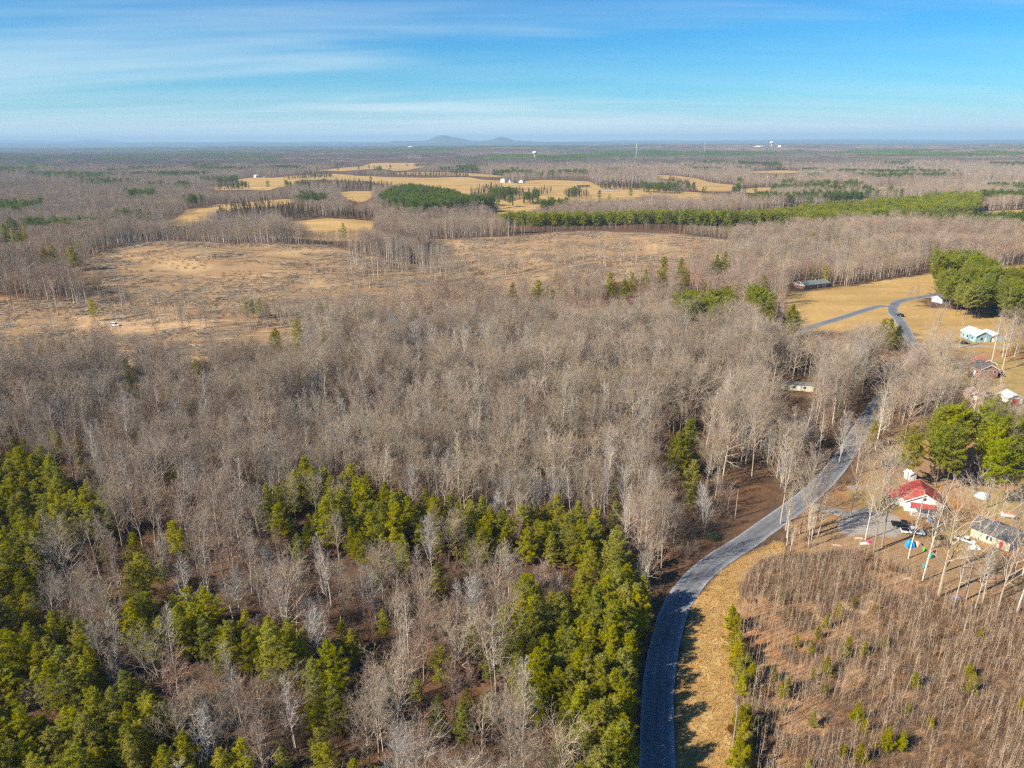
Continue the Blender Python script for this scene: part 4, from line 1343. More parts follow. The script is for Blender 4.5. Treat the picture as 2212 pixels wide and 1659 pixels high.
def add_band(y0, y1, sp, seed):
    X, Y = grid(y0, y1, sp, seed=seed, kx=.80, mx=40)
    u, v, a = project(np.column_stack([X, Y, height(X, Y) + 10]))
    m = (u > -90) & (u < W0 + 90)
    X, Y = X[m], Y[m]
    openm = any_in(GOLD + CUT, X, Y) | any_in(YARD + CUTOVER + VERGE, X, Y)
    hed = any_in(HEDGES, X, Y)
    ced = any_in(CEDARS, X, Y)
    pl = any_in(PLANT, X, Y)
    pd = any_in(PLANT_DARK, X, Y)
    spec = hed | ced | pl | pd
    ok = (~openm | spec) & clear_of(X, Y, 2.5)
    pokes = hides(X, Y, 16.5, GOLD_VIS + CUT_UV + PLANT_VIS, (.6, .97)) & ~spec
    pokes2 = hides(X, Y, 9.5, GOLD_VIS + CUT_UV + PLANT_VIS, (.6, .97)) & ~spec
    low = np.where(pokes, .58, 1.0)
    ok &= ~(pokes2 & (rng.random(len(X)) < .96))
    ok &= ~hides(X, Y, 15., LOB_UV + SEEN + SPOT_UV, (.35, .6, .85, 1.0)) | pl
    n1 = fbm(X / 140., Y / 110., 51, 3)
    n2 = vnoise(X / 40., Y / 40., 55)
    rr = rng.random(len(X))
    for x, y, o, h_, c_, p_, d_, a1, a2_, r, lo_ in zip(X, Y, ok, hed, ced, pl, pd, n1, n2, rr, low):
        if not o:
            continue
        dist = math.hypot(x, y)
        if p_ and not (y < 735 and a2_ < .3): far_pts['pine'].append((x, y, rng.uniform(.88, 1.1), 2 + int(r * 2)))
        elif d_: far_pts['pine'].append((x, y, rng.uniform(.9, 1.1), 4 + int(r * 2)))
        elif c_ and r < .6: far_pts['pine'].append((x, y, rng.uniform(.8, 1.6), 6 + int(r * 3.3)))
        elif h_ and r < .45: far_pts['pine'].append((x, y, rng.uniform(.9, 1.5), 6 + int(r * 4.4)))
        elif a1 > .66 + .05 * r and dist > 750: far_pts['pine'].append((x, y, rng.uniform(.7, 1.0), 4 + int(r * 2)))
        elif r < .012: far_pts['pine'].append((x, y, rng.uniform(.8, 1.3), int(r * 166)))
        else:
            q = rng.random()
            w1 = tn_(x, y)
            f = (3 if q < .45 else 0 if q < .85 else 1) if w1 > .60 else (2 if q < .45 else 4 if q < .6 else 0) if w1 < .40 else (0 if q < .5 else 1 if q < .7 else 2 if q < .86 else 3 if q < .95 else 4)
            base = [.79, .80, .76, .98, 1.0][f] * (.72 + .45 * a2_) * (.55 if (h_ or c_) else 1.0)
            far_pts['bare'].append((x, y, base * lo_ * rng.uniform(.85, 1.12), f * 2 + int(rng.integers(2))))
add_band(300, 620, 4.5, 15)
add_band(620, 1200, 6.0, 16)
add_band(1200, 2500, 9.0, 17)
# thin rows left standing in the felled land, and the pale trunks of its valley
for pts_, n_t, spread, fsel, hs in ((((190, 690), (300, 690), (420, 694), (560, 708), (680, 700)), 90, 16., (0, 2, 4), .66), (((560, 712), (640, 690), (720, 690)), 45, 12., (0, 4), .66),
                                    (((760, 590), (830, 578), (900, 574), (960, 582)), 150, 13., (2,), .85), (((960, 584), (1040, 590), (1150, 588), (1300, 575), (1420, 560)), 110, 13., (2, 0), .72), (((720, 620), (860, 612), (1000, 600)), 70, 12., (2, 0), .62),
                                    (((0, 648), (60, 650), (150, 655)), 60, 14., (0, 2), .9)):
    L_ = spline([pick(u, v)[:2] for u, v in pts_], 8)
    for k in range(n_t):
        q = L_[int(rng.integers(len(L_)))] + rng.normal(0, spread, 2)
        f = fsel[int(rng.integers(len(fsel)))]
        far_pts['bare'].append((q[0], q[1], hs * rng.uniform(.8, 1.15), f * 2 + int(rng.integers(2))))
b_ = np.array(far_pts['bare'])
nearb = np.hypot(b_[:, 0], b_[:, 1]) < 1150
for nm, lb, msk in (('middle_woods', 'grey leafless woods around the felled land and fields', nearb), ('distant_woods', 'grey leafless woods stretching past the golden fields', ~nearb)):
    q = b_[msk]
    scatter(nm, lb, 'woodland', np.column_stack([q[:, 0], q[:, 1], height(q[:, 0], q[:, 1])]), np.repeat(q[:, 2:3], 3, 1), rots(len(q), .03), q[:, 3], [m_ for f in FORMS for m_ in FARM[f]])
q = np.array(far_pts['pine'])
plm = (q[:, 3] >= 2) & (q[:, 3] < 4)
fm = [m_ for k in ('virginia', 'plantation', 'dark', 'cedar') for m_ in FPINE[k]]
for nm, lb, msk in (('pine_plantation', 'long bright green pine plantation beyond the felled land', plm), ('evergreen_woods', 'dark green pine stands and cedars among the far fields and woods', ~plm)):
    z = q[msk]
    scatter(nm, lb, 'woodland', np.column_stack([z[:, 0], z[:, 1], height(z[:, 0], z[:, 1])]), np.repeat(z[:, 2:3], 3, 1), rots(len(z), .02), z[:, 3], fm)
X, Y = grid(2480, 9600, 64, seed=18, kx=.80, mx=100)
m = ~any_in(GOLD + CUT, X, Y) & (fbm(X / 420., Y / 600., 58, 3) < .66)
X, Y = X[m], Y[m]
pn = fbm(X / 600., Y / 380., 51, 3)
ix = np.where(pn > .63, 3 + rng.integers(0, 2, len(X)), np.clip(np.floor(3.6 * fbm(X / 500., Y / 300., 53, 3) - .3 + rng.uniform(-.35, .35, len(X))), 0, 2).astype(int))
scatter('horizon_woods', 'unbroken woods running out to the blue horizon', 'woodland', np.column_stack([X, Y, height(X, Y)]), np.ones((len(X), 3)), rots(len(X), 0), ix, [clump('bare', 900 + k, tw=('twig_shaded', 'twig_shaded', 'twig_russet')[k]) for k in range(3)] + [clump('pine', 910 + k, 42) for k in range(2)])

# ---- slash and stumps on the felled land
def make_slash(seed, n=14):
    rg = np.random.default_rng(seed)
    mb = MB()
    for k in range(n):
        x, y = rg.normal(0, 2.6, 2)
        a = rg.normal(.2, .5)
        L = rg.uniform(1.5, 6)
        d = np.array([math.cos(a), math.sin(a), rg.normal(.03, .06)])
        p = np.array([x, y, rg.uniform(.05, .5)])
        r = rg.uniform(.04, .13)
        mb.tube([p - d * L / 2, p + d * L / 2], [r, r * .5], 4)
        for j in range(3):
            mb.blade(p + d * L * rg.uniform(-.4, .4), rg.normal(0, .6, 3) + np.array([0, 0, .5]), rg.uniform(.5, 1.4), .07)
    mb.blades_flush(rg)
    return to_mesh('slash', [(mb, 'slash_wood')])
SL = [make_slash(930 + k) for k in range(4)]
pp = CUT[0]
X, Y = fill(pp, 5.2, 77)
m = (vnoise(X / 30., Y / 14., 78) > .46) & (rng.random(len(X)) < .7)
X, Y = X[m], Y[m]
s = rng.uniform(.6, 1.5, len(X))
r = np.zeros((len(X), 3)); r[:, 2] = rng.normal(.2, .45, len(X))
scatter('felling_slash', 'pale logs and branches strewn over the felled land', 'slash', np.column_stack([X, Y, height(X, Y)]), np.repeat(s[:, None], 3, 1), r, rng.integers(0, 4, len(X)), SL)
X, Y = fill(pp, 4.0, 79)
m = vnoise(X / 25., Y / 12., 80) > .55
X, Y = X[m], Y[m]
s = rng.uniform(.4, 1.1, len(X))
scatter('regrowth', 'low brown regrowth on the felled land', 'brush', np.column_stack([X, Y, height(X, Y)]), np.repeat(s[:, None], 3, 1), rots(len(X)), rng.integers(0, 4, len(X)), BR)

# ------------------------------------------------------------------ houses, vehicles and the rest
material('paint_white', (.78, .77, .74), .6, (.66, .65, .62), .8)
material('paint_cream', (.72, .62, .42), .7, (.62, .53, .36), .8)
material('paint_yellow', (.66, .64, .44), .7, (.56, .55, .38), .9)
material('paint_teal', (.30, .51, .58), .6, (.26, .46, .53), .8)
material('paint_tan', (.55, .42, .32), .8, (.45, .34, .26), .8)
material('brick', (.34, .19, .13), .9, (.25, .14, .10), 3.0)
material('metal_red', (.46, .06, .045), .5, (.34, .07, .055), .6, spec=.4)
material('metal_white', (.82, .84, .85), .4, (.70, .73, .75), .4, spec=.4)
material('shingle_grey', (.13, .13, .125), .9, (.19, .19, .18), 1.5)
material('shingle_dark', (.045, .05, .065), .8, (.075, .08, .095), 1.2)
material('shingle_green', (.13, .155, .145), .9, (.19, .205, .19), 1.0)
material('shingle_pink', (.46, .30, .25), .9, (.36, .25, .22), 1.2)
material('roof_slate', (.06, .065, .075), .7, (.10, .10, .11), 1.0)
material('window_glass', (.03, .04, .05), .12, spec=.6)
material('door_red', (.48, .06, .05), .6)
material('door_brown', (.20, .12, .08), .7)
material('trim', (.80, .80, .78), .6)
material('concrete', (.42, .40, .37), .9, (.34, .32, .30), 1.0)
material('wood_pole', (.30, .24, .19), .9, (.22, .18, .14), 1.5)
material('rubber', (.018, .018, .018), .8)
material('steel', (.42, .42, .43), .4, spec=.5)
material('car_black', (.015, .016, .02), .25, spec=.6)
material('car_silver', (.55, .58, .62), .25, spec=.6)
material('car_white', (.80, .80, .80), .25, spec=.6)
material('car_blue', (.03, .05, .10), .25, spec=.6)
material('car_red', (.55, .03, .02), .25, spec=.6)
material('lamp_glass', (.85, .85, .80), .15, spec=.6)
material('tarp_blue', (.02, .22, .62), .5, (.03, .28, .70), 2.0)
material('tarp_tan', (.62, .46, .32), .7, (.52, .38, .26), 2.0)
material('tarp_white', (.78, .80, .80), .5, (.62, .66, .66), 1.5)
material('tarp_grey', (.20, .25, .33), .6, (.15, .19, .26), 1.5)
material('plastic_pink', (.72, .03, .22), .5)
material('plastic_green', (.10, .50, .06), .5)
material('plastic_teal', (.04, .32, .34), .5)
material('rust', (.46, .17, .09), .8, (.36, .13, .08), 2.0)
material('tank_white', (.70, .69, .66), .6, (.52, .46, .42), 1.5)
material('copper_roof', (.30, .52, .50), .6, (.42, .56, .54), .5)
material('evergreen_leaf', (.035, .065, .025), .8, rand=.2)

def put(name, label, cat, u, v, rz=0.0, group=None, scale=1.0):
    p = pick(u, v)
    o = empty(name, p.tolist(), rz, scale * .87)
    tag(o, label, cat, group)
    return o

def gable_block(o, x0, x1, y0, y1, h, rise, wall, roof, over=.45, z0=-.6, names=('wall', 'roof')):
    """a block whose ridge runs along y; gables face -y and +y"""
    xm = (x0 + x1) / 2
    m = MB()
    V = []
    for y in (y0, y1):
        V += [(x0, y, z0), (x1, y, z0), (x1, y, h), (xm, y, h + rise), (x0, y, h)]
    m.add(V, [(0, 1, 2, 3, 4), (9, 8, 7, 6, 5), (0, 4, 9, 5), (1, 6, 7, 2), (5, 6, 1, 0)])
    w = part(names[0], m, wall, o)
    m = MB()
    sl = rise / ((x1 - x0) / 2)
    th = .14
    for s, xe in ((-1, x0 - over), (1, x1 + over)):
        ze = h - sl * over + .03
        V = []
        for y in (y0 - over, y1 + over):
            V += [(xm, y, h + rise + .03), (xe, y, ze), (xe, y, ze + th), (xm, y, h + rise + .03 + th)]
        m.add(V, [(0, 1, 2, 3), (7, 6, 5, 4), (0, 4, 5, 1), (1, 5, 6, 2), (2, 6, 7, 3)])
    r = part(names[1], m, roof, o)
    m = MB()
    for y in (y0 - over - .04, y1 + over):
        for xe, s in ((x0 - over, 1), (x1 + over, -1)):
            ze = h - sl * over
            V = [(xe, y, ze - .12), (xm, y, h + rise - .12), (xm, y, h + rise + .2), (xe, y, ze + .2), (xe, y + .04, ze - .12), (xm, y + .04, h + rise - .12), (xm, y + .04, h + rise + .2), (xe, y + .04, ze + .2)]
            m.add(V, [(0, 1, 2, 3), (7, 6, 5, 4), (0, 4, 5, 1), (3, 2, 6, 7), (0, 3, 7, 4)])
    link('verge_board', to_mesh('verge_board', [(m, 'trim')]), r)
    return w, r

def opening(w, name, face, a, z, wid, hei, at_, mt='window_glass', frame='trim'):
    """a window or door on a face: face 'f' looks to -y at y=at_, 'b' to +y, 'l' to -x at x=at_, 'r' to +x"""
    def bx(m, d0, d1, g):
        a0, a1, z0, z1 = a - wid / 2 - g, a + wid / 2 + g, z - g, z + hei + g
        if face == 'f': m.box(a0, a1, at_ - d1, at_ - d0, z0, z1)
        elif face == 'b': m.box(a0, a1, at_ + d0, at_ + d1, z0, z1)
        elif face == 'l': m.box(at_ - d1, at_ - d0, a0, a1, z0, z1)
        else: m.box(at_ + d0, at_ + d1, a0, a1, z0, z1)
        return m
    p = part(name, bx(MB(), .0, .07, 0), mt, w)
    if frame:
        part('frame', bx(MB(), .0, .04, .11), frame, w)
    return p

def chimney(r, x, y, z, h=1.3, mt='brick'):
    m = MB().box(x - .35, x + .35, y - .35, y + .35, z - 1, z + h)
    m.box(x - .43, x + .43, y - .43, y + .43, z + h, z + h + .15)
    part('chimney', m, mt, r)

# --- red roofed house
o = put('house', 'white house with red metal roof, side wing and front porch', 'house', 1985, 1092, -.33)
w, r = gable_block(o, -4.4, 4.4, -4.4, 4.6, 3.2, 2.5, 'paint_white', 'metal_red')
for x in (-2.6, 2.6): opening(w, 'window', 'f', x, 1.0, 1.0, 1.3, -4.4)
opening(w, 'door', 'f', 0, .1, 1.0, 2.1, -4.4, 'door_brown')
for y in (-2.4, .4, 3.0): opening(w, 'window', 'r', y, 1.0, 1.0, 1.3, 4.4)
opening(w, 'window', 'f', 0, 3.7, .8, .9, -4.4)
m = MB()
m.add([(-8.4, -1.6, -.6), (-4.42, -1.6, -.6), (-4.42, 2.6, -.6), (-8.4, 2.6, -.6), (-8.4, -1.6, 2.3), (-4.42, -1.6, 2.9), (-4.42, 2.6, 2.9), (-8.4, 2.6, 2.3)], [(0, 1, 5, 4), (1, 2, 6, 5), (2, 3, 7, 6), (3, 0, 4, 7), (4, 5, 6, 7)])
wg = part('side_wing', m, 'paint_white', o)
opening(wg, 'window', 'f', -6.4, .9, 1.0, 1.1, -1.6)
m = MB()
m.add([(-8.9, -2.1, 2.28), (-4.42, -2.1, 2.95), (-4.42, 3.1, 2.95), (-8.9, 3.1, 2.28), (-8.9, -2.1, 2.42), (-4.42, -2.1, 3.09), (-4.42, 3.1, 3.09), (-8.9, 3.1, 2.42)], [(3, 2, 1, 0), (4, 5, 6, 7), (0, 1, 5, 4), (1, 2, 6, 5), (2, 3, 7, 6), (3, 0, 4, 7)])
part('wing_roof', m, 'metal_red', o)
m = MB()
m.add([(-3.4, -7.0, 2.45), (3.0, -7.0, 2.45), (3.0, -4.86, 2.95), (-3.4, -4.86, 2.95), (-3.4, -7.0, 2.57), (3.0, -7.0, 2.57), (3.0, -4.86, 3.07), (-3.4, -4.86, 3.07)], [(3, 2, 1, 0), (4, 5, 6, 7), (0, 1, 5, 4), (1, 2, 6, 5), (2, 3, 7, 6), (3, 0, 4, 7)])
part('porch_roof', m, 'metal_red', o)
part('porch_floor', MB().box(-3.3, 2.9, -6.9, -4.42, -.5, .15), 'concrete', o)
for x in (-3.1, -1.1, .9, 2.7): part('porch_post', MB().box(x - .08, x + .08, -6.8, -6.64, .15, 2.47), 'trim', o)

# --- cream cottage
o = put('cottage', 'small cream cottage with dark grey roof and white gable', 'house', 2150, 1166, .58)
w, r = gable_block(o, -3.3, 3.3, -4.4, 4.6, 2.7, 1.9, 'paint_cream', 'roof_slate')
part('gable_panel', MB().box(-3.25, 3.25, -4.48, -4.405, -.5, 2.7), 'paint_white', o)
opening(w, 'window', 'f', .9, .7, 1.8, 1.2, -4.48)
for y in (-.2, .7): opening(w, 'window', 'l', y, .8, .55, 1.2, -3.3)
opening(w, 'door', 'l', -2.6, .05, .9, 1.9, -3.3, 'door_red')
m = MB()
m.add([(3.32, -3.4, 2.5), (6.6, -3.4, 2.0), (6.6, 3.0, 2.0), (3.32, 3.0, 2.5), (3.32, -3.4, 2.64), (6.6, -3.4, 2.14), (6.6, 3.0, 2.14), (3.32, 3.0, 2.64)], [(3, 2, 1, 0), (4, 5, 6, 7), (0, 1, 5, 4), (1, 2, 6, 5), (2, 3, 7, 6), (3, 0, 4, 7)])
part('carport_roof', m, 'roof_slate', o)
for x, y in ((6.4, -3.2), (6.4, 2.8), (6.4, -.2)): part('carport_post', MB().box(x - .07, x + .07, y - .07, y + .07, -.5, 2.0), 'trim', o)
chimney(r, 0.2, 1.5, 4.4)

# --- pale blue house
o = put('house', 'pale blue house with bright white metal roof and lower garage wing', 'house', 2109, 734, .06)
w, r = gable_block(o, -3.9, 3.9, -4.5, 6.5, 3.3, 2.1, 'paint_teal', 'metal_white')
opening(w, 'window', 'f', -.9, 1.0, 1.2, 1.4, -4.5)
opening(w, 'door', 'f', 1.4, .1, 1.0, 2.0, -4.5, 'trim', None)
for y in (-2, 1.5, 4.5): opening(w, 'window', 'l', y, 1.0, 1.0, 1.3, -3.9)
gable_block(o, 3.93, 11.2, -4.0, 4.0, 2.5, 1.7, 'paint_teal', 'metal_white', names=('garage_wall', 'garage_roof'))
part('garage_door', MB().box(5.0, 7.6, -4.07, -4.0, -.4, 2.0), 'trim', o)
part('roof_vent', MB().box(-.3, .3, 2.0, 2.8, 5.3, 6.0, .12), 'metal_white', o)

# --- brick house with dark roof and its red roofed rear block
o = put('house', 'brick house with dark blue roof and a red roofed block behind', 'house', 2123, 810, -.06)
w, r = gable_block(o, -3.6, 3.6, -4.2, 4.2, 3.9, 1.9, 'brick', 'shingle_dark')
for x in (-1.9, .2, 2.0): opening(w, 'window', 'f', x, 2.2, .8, 1.1, -4.2)
for y in (-2, 2): opening(w, 'window', 'l', y, 1.4, .9, 1.2, -3.6)
opening(w, 'door', 'l', 0, .1, 1.0, 2.0, -3.6, 'trim', None)
gable_block(o, .2, 7.4, 4.5, 10.5, 3.6, 1.8, 'brick', 'metal_red', names=('rear_wall', 'rear_roof'))
chimney(r, .4, 2.0, 5.6, .9)

# --- sheds
o = put('shed', 'tan shed with faded pink roof below the brick house', 'shed', 2103, 860, -.15)
w, r = gable_block(o, -2.9, 2.9, -2.6, 2.8, 2.3, 1.2, 'paint_tan', 'shingle_pink')
opening(w, 'door', 'f', -.8, .0, 1.4, 1.9, -2.6, 'trim', None); opening(w, 'window', 'f', 1.4, .9, .8, .8, -2.6)
o = put('shed', 'white shed with a wide red door', 'shed', 2182, 867, -.05)
w, r = gable_block(o, -2.9, 2.9, -2.8, 2.8, 2.5, 1.3, 'paint_white', 'metal_white')
opening(w, 'door', 'f', .1, .0, 2.8, 2.1, -2.8, 'door_red')
o = put('shed', 'small white shed behind the red roofed house', 'shed', 1965, 1034, .2)
w, r = gable_block(o, -1.2, 1.2, -1.2, 1.2, 1.9, .7, 'paint_white', 'metal_white', .2)
opening(w, 'door', 'f', 0, .0, .9, 1.6, -1.2, 'trim', None)

# --- ranch house and others by the upper field
o = put('house', 'long brick ranch house with grey green roof at the field edge', 'house', 1752, 620, -1.15)
w, r = gable_block(o, -4.6, 4.6, -11, 11, 2.9, 1.9, 'brick', 'shingle_green', .6)
part('gable_panel', MB().box(-4.2, 4.2, -11.08, -11.005, 2.0, 3.2), 'paint_white', o)
for y in (-8, -5, -2, 10): opening(w, 'window', 'r', y, 1.0, 1.3, 1.2, 4.6)
opening(w, 'door', 'r', 1.2, .05, 1.1, 2.0, 4.6, 'trim', None)
part('porch_panel', MB().box(4.61, 4.75, 4.8, 8.6, -.4, 2.6), 'paint_tan', o)
chimney(r, .5, 3, 4.6, 1.1)
o = put('house', 'brown brick house with black roof against the wood', 'house', 2026, 576, -.65)
w, r = gable_block(o, -4, 4, -6, 7, 2.9, 2.2, 'brick', 'shingle_dark', .5)
for x in (-1.8, 1.8): opening(w, 'window', 'f', x, .9, 1.0, 1.2, -6)
for y in (-3, 1, 4): opening(w, 'window', 'l', y, .9, 1.0, 1.2, -4)
o = put('house', 'low white house with grey roof among the tall pines', 'house', 2044, 652, -1.25)
w, r = gable_block(o, -3.8, 3.8, -8, 8, 2.7, 1.5, 'paint_white', 'shingle_grey', .5)
for y in (-6, -3, 0, 5): opening(w, 'window', 'r', y, .9, 1.1, 1.1, 3.8)
opening(w, 'door', 'r', 2.6, .05, 1.0, 1.9, 3.8, 'door_brown')
o = put('mobile_home', 'pale yellow mobile home half hidden by bare trees', 'mobile home', 1716, 840, -1.8)
w, r = gable_block(o, -2.1, 2.1, -5.0, 7.0, 2.5, .5, 'paint_yellow', 'shingle_grey', .2)
for y in (-3.5, -.5, 3.5): opening(w, 'window', 'r', y, 1.0, 1.0, .9, 2.1)
opening(w, 'door', 'r', 1.4, .1, .9, 1.9, 2.1, 'trim', None)
opening(w, 'window', 'f', 0, 1.0, 1.0, 1.0, -5.0)

# --- far houses and farm buildings
def far_house(name, label, u, v, w, d, h, rise, rz, wall, roof, win=2, cat='house', group=None):
    o = put(name, label, cat, u, v, rz, group, .78)
    wl_, r = gable_block(o, -w / 2, w / 2, -d / 2, d / 2, h, rise, wall, roof, .5)
    for k in range(win):
        opening(wl_, 'window', 'f', -w / 2 + w * (k + .5) / win, h * .35, w / win * .4, h * .35, -d / 2, frame=None)
    return o
far_house('farmhouse', 'white farmhouse on the golden field at the edge of the left woods', 553, 383, 13, 12, 6, 4, -.5, 'paint_white', 'metal_white', 3)
far_house('farm_shed', 'low white outbuilding right of the white farmhouse', 572, 384, 14, 8, 3.5, 2, -1.2, 'paint_white', 'shingle_grey')
far_house('manor_house', 'white mansion with pale green roof on the golden hill', 1087, 394, 15, 14, 8, 5, -.3, 'paint_white', 'copper_roof', 4)
far_house('manor_wing', 'white building beside the mansion, middle of the three', 1104, 395, 13, 10, 5, 4, -1.2, 'paint_white', 'shingle_grey', 3, 'building')
far_house('stable', 'white stable with pale roof, right of the mansion', 1126, 395, 13, 10, 5.5, 4, -.4, 'paint_white', 'copper_roof', 3, 'building')
far_house('barn', 'long low grey roofed barn beside the golden field', 1258, 405, 12, 40, 4, 2.5, -1.25, 'paint_tan', 'shingle_dark', 2, 'barn')
far_house('house', 'red brick house among trees above the barn', 1343, 391, 16, 12, 8, 5, -.2, 'brick', 'shingle_grey', 3)
far_house('barn', 'small red barn at the top of the upper field', 905, 358, 28, 18, 8, 6, -.3, 'metal_red', 'shingle_grey', 2, 'barn')
far_house('shed', 'brown shed left of the small red barn', 879, 358, 24, 12, 5, 4, -1.2, 'rust', 'shingle_grey', 2, 'shed')
far_house('warehouse', 'long white roofed shed in the far woods left of the water tower', 1056, 346, 26, 60, 7, 3, -1.4, 'paint_white', 'metal_white', 2, 'building')
far_house('house', 'white house in the far woods beside the long white shed', 1029, 345, 22, 18, 7, 5, -.9, 'paint_white', 'metal_white')
far_house('factory', 'white flat factory on the right horizon below the mast', 1524, 333, 50, 110, 16, 4, -1.4, 'metal_white', 'metal_white', 3, 'building')
far_house('warehouse', 'long tan warehouse in the far right woods', 1538, 347, 40, 150, 11, 3, -1.45, 'paint_cream', 'paint_cream', 4, 'building')
far_house('warehouse', 'white warehouse right of the tan one', 1643, 343, 30, 75, 9, 3, -1.45, 'metal_white', 'metal_white', 3, 'building')
far_house('warehouse', 'white building left of the far water towers', 1640, 321, 80, 90, 26, 8, -.9, 'metal_white', 'metal_white', 2, 'building')
far_house('house', 'white building far off on the right', 1832, 328, 40, 60, 14, 6, -.9, 'paint_white', 'metal_white')
far_house('shed', 'grey roofed shed at the end of the small far field', 1686, 407, 10, 20, 4, 2.5, -1.3, 'concrete', 'shingle_grey', 2, 'shed')
far_house('house', 'tiny white building in the far blue woods', 887, 321, 60, 50, 24, 10, -.6, 'paint_white', 'metal_white')

# --- vehicles
def wheel(o, x, y, r=.34):
    m = MB()
    n = 12
    pro = [(-.11, r * .62), (-.11, r * .93), (-.07, r), (.07, r), (.11, r * .93), (.11, r * .62)]
    V = [(x + rr * math.cos(k * 6.2832 / n), y + s, r + rr * math.sin(k * 6.2832 / n)) for k in range(n) for s, rr in pro]
    F = [(k * 6 + j, ((k + 1) % n) * 6 + j, ((k + 1) % n) * 6 + j + 1, k * 6 + j + 1) for k in range(n) for j in range(5)]
    m.add(V, F)
    t = part('wheel', m, 'rubber', o)
    m = MB()
    for s in (-.1, .1):
        V = [(x, y + s, r)] + [(x + r * .63 * math.cos(k * 6.2832 / n), y + s * .9, r + r * .63 * math.sin(k * 6.2832 / n)) for k in range(n)]
        m.add(V, [(0, 1 + k, 1 + (k + 1) % n) for k in range(n)])
    part('rim', m, 'steel', t)

def slab(m, prof, y0, y1, ins):
    """side outline swept across the width, pulled in a little towards the top"""
    zt = max(z for _, z in prof)
    zb = min(z for _, z in prof)
    n = len(prof)
    V = []
    for s in (-1, 1):
        for x, z in prof:
            k = (z - zb) / (zt - zb + 1e-6)
            yy = (y1 - ins * k) if s > 0 else (y0 + ins * k)
            V.append((x, yy, z))
    F = [tuple(range(n)), tuple(range(2 * n - 1, n - 1, -1))] + [(i, n + i, n + (i + 1) % n, (i + 1) % n) for i in range(n)]
    m.add(V, F)

def vehicle(name, label, cat, u, v, rz, paint, kind='car', s=1.0):
    o = put(name, label, cat, u, v, rz, scale=s)
    L = {'car': 4.4, 'suv': 4.7, 'pickup': 5.6}[kind]
    a = L / 2
    hz = {'car': .78, 'suv': .92, 'pickup': .98}[kind]
    m = MB()
    if kind == 'pickup':
        slab(m, [(-a, .45), (a - .1, .42), (a, .7), (a - .08, hz - .06), (a - 1.3, hz + .05), (-.75, hz + .05), (-.75, hz - .02), (-a, hz)], -.95, .95, .05)
    else:
        slab(m, [(-a + .05, .32), (a - .08, .3), (a, .55), (a - .1, hz - .12), (a - 1.15, hz + .04), (-a + .25, hz + .06), (-a, hz - .15)], -.88, .88, .06)
    body = part('body', m, paint, o)
    if kind == 'pickup':
        cab = [(-.72, hz + .05), (a - 1.35, hz + .05), (a - 2.05, hz + .78), (-.55, hz + .78)]
        part('cargo_bed', MB().box(-a + .12, -.85, -.78, .78, hz - .25, hz + .025), 'rubber', o)
    elif kind == 'suv':
        cab = [(-a + .12, hz + .05), (a - 1.25, hz + .04), (a - 1.95, hz + .72), (-a + .4, hz + .74)]
    else:
        cab = [(-a + .55, hz + .05), (a - 1.2, hz + .04), (a - 2.0, hz + .55), (-a + 1.2, hz + .57)]
    m = MB(); slab(m, cab, -.82, .82, .16)
    part('window', m, 'window_glass', o)
    m = MB()
    x0, x1, zt = cab[3][0], cab[2][0], cab[3][1]
    m.box(x0 - .04, x1 + .04, -.68, .68, zt - .03, zt + .06, .05)
    part('roof', m, paint, o)
    for y in (-.80, .80):
        for xp in ((cab[0][0] + .05), (cab[0][0] + cab[1][0]) / 2 - .2):
            m = MB()
            m.tube([(xp, y, hz + .03), (xp * .9 + .1, y * .86, zt)], [.05, .05], 4)
            part('pillar', m, paint, o)
    for x in (a - .95, -a + .95):
        for y in (-.82, .82):
            wheel(o, x, y, .36 if kind != 'car' else .32)
    for y in (-.62, .62):
        part('headlight', MB().box(a - .1, a + .02, y - .17, y + .17, hz - .32, hz - .16), 'lamp_glass', o)
    part('bumper', MB().box(a - .04, a + .1, -.85, .85, .36, .52), 'steel', o)
    return o
vehicle('pickup_truck', 'black pickup truck parked in front of the red roofed house', 'pickup', 1950, 1138, -.35, 'car_black', 'pickup')
vehicle('pickup_truck', 'silver white pickup parked beside the black one', 'pickup', 1970, 1152, -.22, 'car_silver', 'pickup')
vehicle('parked_car', 'dark blue car parked under the pines behind the house', 'car', 1921, 1005, .3, 'car_blue', 'suv')
vehicle('parked_car', 'white car with open bed beside the cream cottage', 'car', 2086, 1170, -.9, 'car_white', 'pickup', .8)
vehicle('parked_car', 'dark car driving near the road junction', 'car', 1943, 683, 1.9, 'car_black', 'suv')
vehicle('parked_car', 'white car standing alone on the felled land', 'car', 249, 704, -.1, 'car_white', 'suv', 1.15)
vehicle('parked_car', 'dark car beside the mobile home', 'car', 1787, 833, .2, 'car_blue', 'suv')
vehicle('parked_car', 'grey blue car by the drive of the ranch house', 'car', 1662, 640, .4, 'car_silver', 'car')
vehicle('parked_car', 'red car beside the brick house', 'car', 2157, 808, 1.4, 'car_red', 'suv')
vehicle('parked_car', 'dark car parked beside the pale blue house', 'car', 2084, 743, 0.1, 'car_black', 'car')
vehicle('parked_car', 'black car behind the tan shed', 'car', 2136, 856, .3, 'car_black', 'suv')
for k in range(8):
    o = vehicle('parked_car', 'pale car beside the far barn', 'car', 1302 + k * 4.2, 412.5, 1.3, 'car_white' if k % 3 else 'car_silver', 'car')
    later(o, 'pale car in the row beside the far barn', 'cars beside the far barn')
settle()

